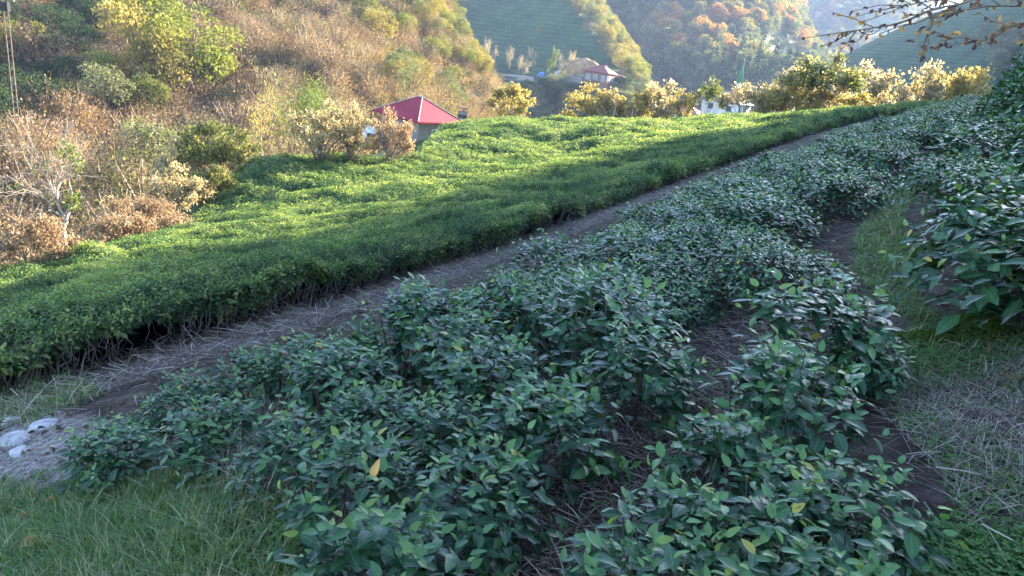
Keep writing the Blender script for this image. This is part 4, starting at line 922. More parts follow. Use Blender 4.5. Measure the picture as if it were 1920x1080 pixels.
def blob(seed, H, R, lf, n, m, shape='round', trunk=.35):
    """tree mesh: tapered trunk with limbs and a crown of leaf faces round many lumps"""
    rng = np.random.default_rng(seed); mb = MB(); lumps = []
    if shape == 'round':
        for k in range(16):
            t = rng.random() * 6.283; zz = rng.random(); rr = R * .72 * math.sqrt(max(0.05, 1 - (2 * zz - 1) ** 2)) * rng.uniform(.5, 1)
            lumps.append((rr * math.cos(t), rr * math.sin(t), H * (trunk * .7 + (1 - trunk * .75) * (.12 + .78 * zz)), R * rng.uniform(.24, .42)))
    elif shape == 'cone':
        for k in range(22):
            zz = rng.random() ** .8; t = rng.random() * 6.283; rr = R * (1 - zz) * rng.uniform(.4, .85); lumps.append((rr * math.cos(t), rr * math.sin(t), H * (.12 + .86 * zz), R * (.15 + .25 * (1 - zz))))
    elif shape == 'twig':
        pass
    if shape == 'twig':
        nst = n; t = rng.random(nst) * 6.283; el = np.arcsin(rng.uniform(.05, 1, nst)); rad = rng.uniform(.55, 1.05, nst); d = np.stack([np.cos(t) * np.cos(el), np.sin(t) * np.cos(el), np.sin(el)], 1)
        cl = 1 + .22 * np.sin(4 * t + seed) * np.cos(5 * el) + .12 * np.sin(9 * t + 2 * seed); P = d * np.array([R, R, H]) * (rad * cl)[:, None] * .85
        D = d * .8 + rng.normal(0, .75, (nst, 3)); V, F, A, B = place(STRIP[0] * np.array([lf * .16, 1, 1]), STRIP[1], P, frames(D, rng.normal(0, 1, (nst, 3))), lf * rng.uniform(.5, 1.4, nst) * 2.4, np.clip(rng.random(nst) * .6 + .4 * rad - .1, 0, 1))
        mb.add(V, F, 1, A)
        k = n // 2; P2 = P[:k] + rng.normal(0, .1, (k, 3)); V, F, A, B = place(RHOMB[0], RHOMB[1], P2, frames(rng.normal(0, 1, (k, 3)), rng.normal(0, 1, (k, 3))), lf * rng.uniform(.6, 1.2, k), rng.random(k)); mb.add(V, F, 1, A)
        for j in range(6):
            a = rng.random() * 6.28; o = rng.uniform(.2, .7) * R; mb.tube([(0, 0, -.3), (o * .35 * math.cos(a), o * .35 * math.sin(a), H * .4), (o * math.cos(a), o * math.sin(a), H * .85)], [.07, .05, .02], 3, 0)
    else:
        L = np.array(lumps); w = L[:, 3] ** 2; k = rng.choice(len(L), n, p=w / w.sum()); d = rng.normal(0, 1, (n, 3)); d /= np.linalg.norm(d, axis=1)[:, None]; d[:, 2] = np.where(rng.random(n) < .6, np.abs(d[:, 2]), d[:, 2])
        P = L[k, :3] + d * (L[k, 3] * rng.uniform(.65, 1.12, n))[:, None] * np.array([1, 1, .8]); D = d + rng.normal(0, .7, (n, 3)); D[:, 2] -= .35
        cl = rng.random(len(L)); V, F, A, B = place(RHOMB[0], RHOMB[1], P, frames(D, d + rng.normal(0, .5, (n, 3))), lf * rng.uniform(.6, 1.3, n), np.clip(.55 * cl[k] + .5 * rng.random(n), 0, 1)); mb.add(V, F, 1, A)
        mb.tube([(0, 0, -1), (0, 0, H * .3), (.05 * R, 0, H * .6), (0, 0, H * .9)], [H * .022, H * .018, H * .012, H * .004], 5, 0)
        for q in L[:8]: mb.tube([(0, 0, q[2] * .55), tuple(q[:3] * np.array([.5, .5, .85])), tuple(q[:3])], [H * .01, H * .007, H * .003], 3, 0)
    return mb.mesh('tree_crown', [M['bark'], M[m]])
SH = {'brown': [blob(400 + k, 2.5, 1.75, .14, 900, ('w_brown', 'w_brown', 'w_rust', 'w_olivetwig', 'w_brown')[k], 'twig') for k in range(5)],
      'gold': [blob(410 + k, 5.5, 2.6, .2, 2600, 'w_gold') for k in range(3)],
      'lime': [blob(420 + k, 5.5, 2.8, .2, 2600, 'w_lime') for k in range(3)],
      'olive': [blob(430 + k, 5.0, 2.7, .2, 2600, 'w_olive') for k in range(3)],
      'dark': [blob(440 + k, 4.0, 2.5, .19, 2200, 'w_dark') for k in range(3)],
      'grey': [blob(445 + k, 5.0, 2.6, .19, 2400, 'w_grey') for k in range(3)],
      'orange': [blob(450 + k, 11, 5.0, .62, 1300, 'w_orange') for k in range(3)],
      'conifer': [blob(460 + k, 15, 4.2, .55, 1600, 'w_grey', 'cone') for k in range(2)],
      'pine': [blob(465 + k, 15, 4.0, .55, 1600, 'w_dark', 'cone') for k in range(2)],
      'far_olive': [blob(470 + k, 11, 5.2, .62, 1200, 'w_olive') for k in range(3)],
      'far_grey': [blob(474 + k, 11, 5.2, .62, 1200, 'w_grey') for k in range(2)],
      'far_gold': [blob(480 + k, 11, 5.0, .62, 1200, 'w_gold') for k in range(3)]}
KEYS = list(SH); PROT = [m for k in KEYS for m in SH[k]]; START = {}; c_ = 0
for k in KEYS: START[k] = c_; c_ += len(SH[k])
NAMES = {'brown': ('bare_hazel', 'shrub'), 'gold': ('golden_tree', 'tree'), 'lime': ('yellow_green_tree', 'tree'), 'olive': ('olive_tree_crown', 'tree'), 'dark': ('dark_evergreen_shrub', 'shrub'), 'grey': ('grey_green_tree', 'tree'),
         'orange': ('orange_tree', 'tree'), 'conifer': ('grey_green_conifer', 'conifer'), 'pine': ('dark_conifer', 'conifer'), 'far_olive': ('olive_green_tree', 'tree'), 'far_grey': ('pale_wood_tree', 'tree'), 'far_gold': ('golden_autumn_tree', 'tree')}
def single(kind, p, s, label, group=None, sz=None, name=None):
    o = link(name or NAMES[kind][0], rb.choice(SH[kind]), None, p, rb.random() * 6.28); sz = sz or s; o.scale = (s, s, sz); return tag(o, label, NAMES[kind][1], group)
def wood(sheet, n, seed, choose, nind, labels, stuffname, stufflabel, smin=.8, smax=1.3, zsink=.25):
    rng = np.random.default_rng(seed); P = sheet.sample(n, rng); q = proj(P); keep = (q[:, 0] > -140) & (q[:, 0] < 2050) & (q[:, 1] > -160) & (q[:, 1] < 520) & (P[:, 1] > 10); P = P[keep]; q = q[keep]
    K = [choose(u, v, rng, p) for (u, v), p in zip(q, P)]; idx = [i for i, k in enumerate(K) if k]; S = rng.uniform(smin, smax, len(P)) * np.where([k == 'brown' or sheet is not LH for k in K], 1, .62)
    # the ones that show largest become things of their own
    vis = [i for i in idx if 0 < q[i][0] < 1920 and 4 < q[i][1]]; vis.sort(key=lambda i: np.linalg.norm(P[i])); cnt = {}; ind = set()
    for i in vis:
        k = K[i]; 
        if cnt.get(k, 0) < nind.get(k, 0): cnt[k] = cnt.get(k, 0) + 1; ind.add(i); single(k, P[i] - np.array([0, 0, zsink]), float(S[i]), labels[k][0], labels[k][1])
    r = [i for i in idx if i not in ind]; 
    if r:
        ii = np.array([START[K[i]] + rng.integers(len(SH[K[i]])) for i in r])
        gn_scatter(stuffname, P[r] - np.array([0, 0, zsink]), np.stack([np.zeros(len(r)), np.zeros(len(r)), rng.random(len(r)) * 6.28], 1), S[r], ii, PROT, stufflabel)
    print(stuffname, len(P), len(ind))
YG = [(610, -40), (800, -40), (870, 60), (905, 130), (925, 215), (870, 215), (820, 190), (740, 130), (660, 60)]
DK = [(-50, -60), (90, -60), (140, 20), (200, 60), (180, 190), (90, 270), (-50, 290)]
OL = [(120, 40), (220, 20), (330, 60), (380, 170), (300, 260), (150, 280), (130, 200)]
GD2 = [(700, 150), (860, 165), (880, 225), (820, 215), (720, 175)]
def ch_left(u, v, r, p):
    x = r.random(); a = np.array([[u, v]])
    if inpoly(a, DK)[0]: return 'dark' if x < .34 else ('olive' if x < .37 else ('brown' if x < .62 else None))
    if inpoly(a, YG)[0]: return 'lime' if x < .06 else 'gold' if x < .12 else 'brown' if x < .85 else 'olive' if x < .89 else 'grey' if x < .94 else 'dark' if x < .96 else None
    if inpoly(a, GD2)[0]: return 'gold' if x < .12 else 'lime' if x < .18 else 'brown' if x < .95 else 'grey'
    if inpoly(a, OL)[0]: return 'brown' if x < .9 else 'olive' if x < .94 else 'lime' if x < .96 else 'grey'
    if v > 270 and u < 240: return 'brown'
    return 'brown' if x < .985 else ('dark' if x < .993 else 'grey' if x < .998 else 'lime')
G1 = 'shrubs and trees on the left hillside'
wood(LH, 3000, 61, ch_left, {'brown': 230, 'gold': 25, 'lime': 30, 'olive': 20, 'dark': 40, 'grey': 30},
     {'brown': ('leafless pinkish brown hazel shrub on the sunlit left hillside', 'bare hazels on the left hillside'), 'gold': ('golden yellow tree on the left hillside above the red roof', 'golden trees above the red roof'),
      'lime': ('yellow green tree on the left hillside', 'yellow green trees on the left hillside'), 'olive': ('olive green tree on the left hillside', 'olive trees on the left hillside'),
      'dark': ('dark evergreen shrub in the shaded fold of the left hillside', 'dark evergreen shrubs on the left hillside'), 'grey': ('pale grey green tree among the bare hazels of the left hillside', 'grey green trees on the left hillside')},
     'hazel_thicket', 'thicket of bare pinkish hazels with yellow and olive trees covering the left hillside', .75, 1.65)
def on(sheet, u, v): return sheet.near(u, v)
for kind, u, v, s, lab in [('gold', 255, 168, 1.7, 'large golden tree on the upper left hillside, left half of the big yellow green clump'), ('lime', 365, 175, 1.7, 'large yellow green tree at the right end of the big clump on the left hillside'),
                     ('gold', 290, 190, 1.3, 'lower golden tree in front of the big clump on the upper left hillside'), ('lime', 280, 130, 1.6, 'tall yellow green tree at the back of the big clump on the upper left hillside'),
                     ('grey', 195, 215, .95, 'pale fan shaped tree with visible limbs below the big yellow green clump'), ('gold', 5, 110, .9, 'golden tree at the left edge beside the pole'),
                     ('gold', 30, 175, .35, 'tiny bright yellow shrub beside the foot of the pole'), ('lime', 40, 75, .6, 'small yellow green tree in the dark fold, right of the pole')]:
    single(kind, on(LH, u, v) - np.array([0, 0, .3]), s, lab)
# the sunlit spur and hedges of the middle hillside
RID = [(1030, -60), (1075, 20), (1130, 90), (1160, 140), (1200, 172), (1230, 190), (1290, 60), (1120, -80)]
LFT = [(740, -60), (860, -60), (872, 30), (862, 75), (880, 110), (900, 135), (930, 165), (900, 180), (740, 180)]
def ch_mid(u, v, r, p):
    x = r.random(); a = np.array([[u, v]])
    if inpoly(a, RID)[0]: return 'brown' if x < .6 else 'lime' if x < .75 else 'gold' if x < .87 else 'grey'
    if inpoly(a, LFT)[0]: return 'olive' if x < .3 else 'grey' if x < .5 else 'brown' if x < .75 else None
    if v > 172 and v < 240: return 'grey' if x < .4 else 'brown' if x < .75 else 'dark'
    return None
wood(MH, 2600, 62, ch_mid, {'brown': 40, 'lime': 20, 'gold': 16, 'grey': 30, 'olive': 25, 'dark': 10},
     {'brown': ('brown bushy tree on the sunlit crest right of the terraced tea', 'brown trees on the middle hillside'), 'lime': ('yellow green tree on the sunlit crest of the middle hillside', 'yellow green trees on the middle hillside'), 'gold': ('golden tree on the sunlit crest of the middle hillside', 'golden trees on the middle hillside'),
      'grey': ('grey green tree on the middle hillside', 'grey green trees on the middle hillside'), 'olive': ('olive tree left of the shaded tea terraces', 'olive trees on the middle hillside'), 'dark': ('dark shrub on the shaded bank below the grassy spur', 'dark shrubs below the grassy spur')},
     'crest_wood', 'bushy mixed wood on the sunlit crest and edges of the middle hillside', .9, 1.5, .6)
ORG = [(1195, 60), (1240, 30), (1300, 20), (1360, 10), (1400, 60), (1370, 110), (1310, 130), (1210, 130)]
def ch_aut(u, v, r, p):
    x = r.random(); a = np.array([[u, v]])
    if 1418 < u < 1500 and 75 < v < 150: return 'dark' if x < .8 else 'grey'
    if inpoly(a, ORG)[0]: return 'orange' if x < .5 else 'far_gold' if x < .7 else 'far_olive' if x < .85 else 'conifer'
    if u < 1215 and v < 90: return 'conifer' if x < .4 else 'pine' if x < .55 else 'far_olive' if x < .85 else 'far_grey'
    if v > 135: return 'pine' if x < .35 else 'far_olive' if x < .8 else 'far_grey'
    return 'far_olive' if x < .35 else 'far_grey' if x < .6 else 'orange' if x < .7 else 'far_gold' if x < .85 else 'conifer'
L2 = lambda a, g: (a, g)
wood(AH, 1500, 63, ch_aut, {'orange': 55, 'far_gold': 45, 'far_olive': 60, 'far_grey': 40, 'conifer': 35, 'pine': 30},
     {'orange': L2('rounded orange autumn tree on the hazy wooded hill', 'orange trees on the wooded hill'), 'far_gold': L2('golden autumn tree on the hazy wooded hill', 'golden trees on the wooded hill'), 'far_olive': L2('olive green tree on the hazy wooded hill', 'olive trees on the wooded hill'),
      'far_grey': L2('pale grey green tree on the hazy wooded hill', 'pale trees on the wooded hill'), 'conifer': L2('tall grey green conifer on the hazy wooded hill', 'grey green conifers on the wooded hill'), 'pine': L2('dark conifer on the shaded foot of the wooded hill', 'dark conifers on the wooded hill')},
     'autumn_wood', 'mixed orange, gold and green wood filling the hazy hill in the middle distance', .8, 1.35, 1.0)
def ch_vil(u, v, r, p):
    n = fbm(np.array([p[0] / 70]), np.array([p[1] / 70]), 88)[0]
    if n < .47: return None
    x = r.random(); return 'far_olive' if x < .4 else 'far_grey' if x < .75 else 'far_gold' if x < .9 else 'orange'
wood(VH, 2600, 64, ch_vil, {'far_gold': 14, 'orange': 10}, {'far_gold': L2('golden tree among the fields of the far village slope', 'golden trees on the far village slope'), 'orange': L2('orange tree among the fields of the far village slope', 'orange trees on the far village slope')},
     'village_wood', 'scattered trees and copses among the fields of the far village slope', .9, 1.5, 1.0)
def ch_rh(u, v, r, p):
    q = RHC(u, v); return ('far_grey' if r.random() < .6 else 'far_olive') if q else None
def RHC(u, v): return (u > 1830 and 60 < v < 170 and u + (170 - v) > 1880)
wood(RH, 1500, 65, ch_rh, {'far_grey': 12, 'far_olive': 10}, {'far_grey': L2('pale tree on the shaded terraced hill at the right', 'pale trees on the terraced hill'), 'far_olive': L2('olive tree on the shaded terraced hill at the right', 'olive trees on the terraced hill')},
     'terrace_wood', 'dim copse at the right foot of the shaded terraced hill', .5, .9, .6)
# unseen trees added along the shading ridge to make its shadow edge ragged
def shade_ridge_wood():
    rng = np.random.default_rng(66); n = 620; w = rng.uniform(-20, 50, n); Sg = rng.normal(0, 5, n); c = np.interp(w, RW, RC); z = -30 + (c + 30) * np.exp(-(Sg / 60) ** 2) - .5; S = DR + Sg
    P = np.stack([S * math.sin(SUN_AZ) - w * math.cos(SUN_AZ), S * math.cos(SUN_AZ) + w * math.sin(SUN_AZ), z], 1)
    ii = START['brown'] + rng.integers(0, 5, n); gn_scatter('shade_ridge_thicket', P, np.stack([np.zeros(n), np.zeros(n), rng.random(n) * 6.28], 1), rng.uniform(.7, 1.1, n), ii, PROT, 'unseen bare hazel thicket added on the shading ridge to roughen its shadow edge')
shade_ridge_wood()

# ------------------------------------------------------------------ buildings
def wallmat(n, c, s=1.2): return rough_mat(n, [(.3, tuple(q * .8 for q in c)), (.7, c)], scale=s, rough=.9, bump=.15, bscale=8)
M['white_wall'] = wallmat('white_render', (.86, .85, .83)); M['brick_wall'] = wallmat('brick_and_plank_wall', (.36, .2, .15)); M['plank'] = wallmat('weathered_plank', (.3, .26, .22)); M['red_wall'] = wallmat('red_painted_wall', (.55, .16, .14))
M['concrete'] = wallmat('concrete', (.36, .34, .33)); M['glass'] = flat_mat('window_glass', (.05, .07, .09), .15, .6); M['frame'] = flat_mat('window_frame', (.6, .55, .5)); M['blue_shutter'] = flat_mat('pale_blue_curtained_glass', (.3, .42, .48), .3)
M['orange_soil'] = rough_mat('orange_soil', [(.3, (.3, .17, .09)), (.7, (.55, .36, .2))], scale=.6, bump=.8, bscale=3)
M['blue_tarp'] = flat_mat('blue_tarpaulin', (.05, .2, .6), .4); M['pale_blue'] = flat_mat('pale_blue_sheet', (.45, .55, .72), .4); M['white_paint'] = flat_mat('white_paint', (.75, .75, .76), .4); M['green_paint'] = flat_mat('green_lead', (.03, .22, .1), .5)
M['dark_rubber'] = flat_mat('dark_rubber', (.02, .02, .02), .8)
def roof_mat(n, c):
    m, nt, b = mat(n); L = nt.links.new; tc = nt.nodes.new("ShaderNodeTexCoord"); w = nt.nodes.new("ShaderNodeTexWave"); w.inputs['Scale'].default_value = 3.2; w.inputs['Distortion'].default_value = 0; L(tc.outputs['Object'], w.inputs['Vector'])
    no = nt.nodes.new("ShaderNodeTexNoise"); no.inputs['Scale'].default_value = 1.1; L(tc.outputs['Object'], no.inputs['Vector']); L(ramp(nt, no.outputs['Fac'], [(.3, tuple(q * .8 for q in c)), (.7, c)]), b.inputs['Base Color'])
    bp = nt.nodes.new("ShaderNodeBump"); bp.inputs['Strength'].default_value = .5; bp.inputs['Distance'].default_value = .04; L(w.outputs['Fac'], bp.inputs['Height']); L(bp.outputs[0], b.inputs['Normal']); b.inputs['Roughness'].default_value = .6; b.inputs['Specular IOR Level'].default_value = .25; return m
M['red_roof'] = roof_mat('red_sheet_roof', (.29, .014, .035)); M['brown_roof'] = roof_mat('dark_red_tile_roof', (.3, .09, .08)); M['grey_roof'] = roof_mat('grey_brown_tile_roof', (.17, .135, .135)); M['pink_roof'] = roof_mat('pink_red_roof', (.5, .16, .17))
def hip_roof(a, b, z, rise, over, ridge, m):
    """hip roof with eaves thickness; ridge = half length of the ridge along x"""
    A = a / 2 + over; B = b / 2 + over; t = .14
    V = [(-A, -B, z), (A, -B, z), (A, B, z), (-A, B, z), (-ridge, 0, z + rise), (ridge, 0, z + rise), (-A, -B, z - t), (A, -B, z - t), (A, B, z - t), (-A, B, z - t)]
    F = [(0, 1, 5, 4), (1, 2, 5, 5), (2, 3, 4, 5), (3, 0, 4, 4), (0, 6, 7, 1), (1, 7, 8, 2), (2, 8, 9, 3), (3, 9, 6, 0), (6, 9, 8, 7)]
    me = bpy.data.meshes.new('roof'); me.from_pydata([tuple(map(float, v)) for v in V], [], [tuple(dict.fromkeys(f)) for f in F]); me.materials.append(m); return me
def box_part(name, c, s, m, parent, bev=.0):
    mb = MB(); mb.box(c, s); return link(name, mb.mesh(name, [m], smooth=False), parent)
def house(name, pos, yaw, a, b, h, rise, wm, rm, label, cat='house', ridge=None, over=.5, storeys=2, nx=3, ny=2, depth=6, gl='glass', cap=False, chim=False):
    root = empty(name, pos, yaw); mb = MB(); mb.box((0, 0, (h - depth) / 2), (a, b, h + depth)); 
    link('wall', mb.mesh('wall', [M[wm]], smooth=False), root)
    rf = link('roof', hip_roof(a, b, h + .08, rise, over, ridge if ridge is not None else max(.01, (a - b) / 2), M[rm]), root)
    sh = h / storeys; w_, wh = min(1.3, a / nx * .45), sh * .46
    for s in range(storeys):
        zc = sh * (s + .52)
        for side, n, L, off in ((0, nx, a, -b / 2), (1, ny, b, a / 2), (2, ny, b, -a / 2)):
            for k in range(n):
                p = -L / 2 + L * (k + .5) / n
                if side == 0: c = (p, off - .03, zc); fs = (w_ + .2, .12, wh + .2); gs = (w_, .06, wh); gc = (p, off - .085, zc)
                else:
                    sg = 1 if side == 1 else -1; c = (off + .03 * sg, p, zc); fs = (.12, w_ + .2, wh + .2); gs = (.06, w_, wh); gc = (off + .085 * sg, p, zc)
                f = box_part('window', c, fs, M['frame'], root); box_part('pane', gc, gs, M[gl], f)
    if cap:
        mb = MB(); A = a / 2 + over; B = b / 2 + over; r = ridge
        for (x, y, x2) in ((-A, -B, -r), (A, -B, r), (A, B, r), (-A, B, -r)): mb.tube([(x, y, h + .12), (x2, 0, h + .12 + rise)], [.05, .05], 6)
        mb.tube([(-r, 0, h + .12 + rise), (r, 0, h + .12 + rise)], [.1, .1], 6); link('ridge_cap', mb.mesh('ridge_cap', [M['concrete']]), rf)
    if chim: box_part('chimney', (a * .15, .6, h + rise * .8), (.5, .5, 1.3), M['brick_wall'], rf)
    tag(root, label, cat); return root
def eave(u, v, d): return at(u, v, d)
p = eave(784, 229, 68); 
house('red_roofed_barn', (p[0], p[1], p[2] - 2.45), math.radians(-42), 6.0, 4.6, 2.9, 1.8, 'plank', 'red_roof', 'barn under a bright red sheet metal hip roof behind the crest of the tea field', 'barn', ridge=.3, over=.5, storeys=1, nx=2, ny=1, depth=3, cap=True)
p = eave(1362, 199, 172)
house('white_house', (p[0], p[1], p[2] - 4.3), math.radians(-40), 9.0, 6.4, 5.2, 2.4, 'white_wall', 'grey_roof', 'two storey white house with a grey hip roof beyond the far hazel row', ridge=1.0, nx=2, ny=1, depth=10)
p = eave(1292, 211, 175)
house('pink_roofed_house', (p[0], p[1], p[2] - 3), math.radians(-35), 5.4, 4.2, 3, 1.3, 'white_wall', 'pink_roof', 'low white house with a pink red roof left of the two storey white house', ridge=.7, storeys=1, nx=2, ny=1, depth=10)
p = eave(1344, 212, 188)
house('pale_annex', (p[0], p[1], p[2] - 3), math.radians(-40), 4, 3.4, 3, .8, 'white_wall', 'grey_roof', 'small pale outbuilding between the pink roofed house and the two storey white house', 'outbuilding', ridge=.3, storeys=1, nx=1, ny=1, depth=10)
p = eave(1478, 163, 215)
house('half_hidden_house', (p[0], p[1], p[2] - 5), math.radians(-30), 5.5, 5, 5, 1.6, 'white_wall', 'grey_roof', 'pale house almost hidden behind the hazels right of the minaret', ridge=.4, nx=2, ny=1, depth=12)
p = on(MH, 1122, 156); ph = np.linalg.norm(p); q = at(1122, 135, ph)
house('brick_house', (p[0], p[1], p[2] + .1), math.radians(-28), 7.2, 6.0, max(3.2, q[2] - p[2] - .1), 1.9, 'brick_wall', 'brown_roof', 'brown brick house with a dark red hip roof on the grassy spur', ridge=.7, storeys=1, nx=3, ny=2, depth=4, gl='blue_shutter', chim=True)
p2 = on(MH, 1161, 156)
house('lean_to', (p2[0], p2[1], p2[2]), math.radians(-28), 3.2, 3.0, 2.1, .6, 'brick_wall', 'pink_roof', 'low brown lean-to with a pink roof beside the brick house', 'lean-to', ridge=.3, over=.3, storeys=1, nx=1, ny=1, depth=4)
# retaining wall, rubble, tarps, car
def strip_wall(name, uv, h, th, m, label, cat):
    P = [on(MH, u, v) for u, v in uv]; mb = MB()
    for a, b in zip(P[:-1], P[1:]):
        L = math.dist(a[:2], b[:2]); mb.box(((a[0] + b[0]) / 2, (a[1] + b[1]) / 2, (a[2] + b[2]) / 2 + h / 2 - .5), (L + .0, th, h + 1), math.atan2(b[1] - a[1], b[0] - a[0]))
    o = link(name, mb.mesh(name, [m], smooth=False)); tag(o, label, cat)
strip_wall('retaining_wall', [(1030, 152), (1060, 153), (1090, 155)], 1.9, .4, M['concrete'], 'long grey concrete retaining wall left of the brick house', 'wall')
strip_wall('yard_wall', [(944, 148), (970, 150), (1000, 151)], 1.3, .4, M['concrete'], 'low pale wall at the left end of the farm yard on the spur', 'wall')
def lumpy(name, c, r, m, label, cat=None, kind=None, seed=0, n=18):
    th = np.linspace(0, math.pi, n); ph = np.linspace(0, 2 * math.pi, 2 * n, endpoint=False); T, Pp = np.meshgrid(th, ph, indexing='ij'); x = np.sin(T) * np.cos(Pp); y = np.sin(T) * np.sin(Pp); z = np.cos(T)
    rr = 1 + .5 * (fbm(x * 2 + seed, y * 2 + z * 2, seed) - .5); V = np.stack([x * rr * r[0], y * rr * r[1], z * rr * r[2]], -1).reshape(-1, 3); nn = 2 * n
    F = np.array([(i * nn + j, i * nn + (j + 1) % nn, (i + 1) * nn + (j + 1) % nn, (i + 1) * nn + j) for i in range(n - 1) for j in range(nn)])
    return tag(link(name, np_mesh(name, V, F, [m]), None, c), label, cat, None, kind)
lumpy('earth_bank', on(MH, 1096, 136) + np.array([0, 3, 0]), (5.5, 4, 4.2), M['orange_soil'], 'cut bank of bare orange soil behind the brick house', None, 'structure', 3)
lumpy('rubble_heap', on(MH, 985, 146), (7, 2, .9), M['gravel'], 'pale heap of rubble in the farm yard', 'rubble heap', None, 5)
lumpy('blue_tarp', on(MH, 1016, 140), (1.2, .9, 1.0), M['blue_tarp'], 'bright blue tarpaulin over a pile left of the ivy covered trunk', 'tarp', None, 6)
lumpy('blue_tarp', on(MH, 1090, 150), (1.0, .8, 1.2), M['blue_tarp'], 'bright blue tarpaulin hanging at the left corner of the brick house', 'tarp', None, 7)
def small_car(pos, yaw):
    root = empty('parked_car', pos, yaw); X = [-2, -1.9, -1.2, -.6, .7, 1.3, 1.95, 2.0]; Zt = [.75, .95, 1.0, 1.45, 1.45, 1.0, .85, .6]; V = []; F = []
    for x, z in zip(X, Zt):
        ins = .16 if z > 1.2 else 0; V += [(x, -.8, .3), (x, -.8, min(z, .95)), (x, -.8 + ins, z), (x, .8 - ins, z), (x, .8, min(z, .95)), (x, .8, .3)]
    for i in range(7):
        for j in range(6): F.append((6 * i + j, 6 * i + (j + 1) % 6, 6 * i + 6 + (j + 1) % 6, 6 * i + 6 + j))
    link('body', np_mesh('body', V, F, [M['white_paint']], smooth=False), root)
    for x in (-1.25, 1.25):
        for y in (-.8, .8):
            mb = MB(); mb.tube([(x, y - .1, .32), (x, y - .02, .32), (x, y + .02, .32), (x, y + .1, .32)], [.3, .32, .32, .3], 12); link('wheel', mb.mesh('wheel', [M['dark_rubber']]), root)
    box_part('side_window', (.05, -.815, 1.15), (1.2, .03, .28), M['glass'], root)
    tag(root, 'small white parked car in the farm yard beside the bare round tree', 'car')
p = on(MH, 1050, 141); small_car(tuple(p + np.array([0, 0, .1])), math.radians(8))
# trees of the farm yard
TVy = {'bt': variant('bare', 6.5, 331, 1500, .16, 'hz_tan', 'grey_bark', spread=.3, rmin=.03), 'iv': variant('slim', 7, 332, 3600, .22, 'lf_green', 'bark', spread=.28, rmin=.03)}
def yard_tree(kind, u, v, vt, hp, label, name='bare_tree', cat='tree'):
    p = on(MH, u, v); d = float(np.linalg.norm(p)); tr, cr, H0, W0 = TVy[kind]; sz = (v - vt) * d / FPX / H0 * 1.0; sx = hp * d / FPX / W0
    root = empty(name, (p[0], p[1], p[2] - .1), rb.random() * 6); root.scale = (sx, sx, sz); link('trunk', tr, root); link('crown', cr, root); tag(root, label, cat)
yard_tree('bt', 920, 140, 80, 17, 'tall thin bare tree at the left end of the farm yard')
yard_tree('bt', 955, 128, 90, 10, 'small pinkish tree above the left end of the farm yard')
yard_tree('bt', 1000, 122, 92, 12, 'small pinkish tree standing on the shaded tea terrace')
yard_tree('bt', 980, 146, 108, 14, 'bare tree in front of the farm yard rubble')
yard_tree('bt', 1053, 140, 98, 19, 'wide bare round tree beside the white car')
yard_tree('iv', 1030, 158, 97, 11, 'tree trunk wrapped in pale green ivy in front of the farm yard', 'ivy_clad_tree')
yard_tree('bt', 1170, 142, 104, 12, 'bare pale tree right of the brick house')
for u, v, s, kind, lab in [(872, 22, 1.2, 'grey', 'rounded grey green tree at the upper left of the tea terraces'), (862, 62, 1.1, 'grey', 'rounded grey green tree lower down on the left of the tea terraces'), (1008, 60, .5, 'lime', 'small green shrub in the middle of the shaded tea terraces'), (945, 38, .4, 'brown', 'tiny pinkish shrub high on the shaded tea terraces')]:
    single(kind, on(MH, u, v), s, lab)
# minaret
def minaret():
    tip = at(1397, 109, 225); top = 7.2; root = empty('minaret', (tip[0], tip[1], tip[2] - 32)); z0 = 32 - top
    mb = MB(); mb.tube([(0, 0, -20), (0, 0, 5), (0, 0, z0 - 6.6)], [1.1, 1.0, .8], 14); link('shaft', mb.mesh('shaft', [M['white_wall']]), root)
    mb = MB(); mb.tube([(0, 0, z0 - 7.4), (0, 0, z0 - 6.8), (0, 0, z0 - 6.6), (0, 0, z0 - 5.7), (0, 0, z0 - 5.7)], [.8, 1.3, 1.35, 1.35, .7], 14); link('balcony', mb.mesh('balcony', [M['white_wall']]), root)
    mb = MB(); mb.tube([(0, 0, z0 - 6), (0, 0, z0 - .1)], [.78, .74], 14); link('upper_shaft', mb.mesh('upper_shaft', [M['white_wall']]), root)
    mb = MB(); mb.tube([(0, 0, z0 - .1), (0, 0, z0), (0, 0, z0 + 6.5)], [.8, .95, .05], 14); c = link('cone_roof', mb.mesh('cone_roof', [M['green_paint']]), root)
    mb = MB(); mb.tube([(0, 0, z0 + 6.4), (0, 0, z0 + 6.7), (0, 0, z0 + 6.8), (0, 0, z0 + 7.2)], [.05, .16, .05, .02], 8); link('finial', mb.mesh('finial', [M['white_paint']]), c)
    tag(root, 'white minaret with a pointed green cone rising behind the hazels', 'minaret')
minaret()
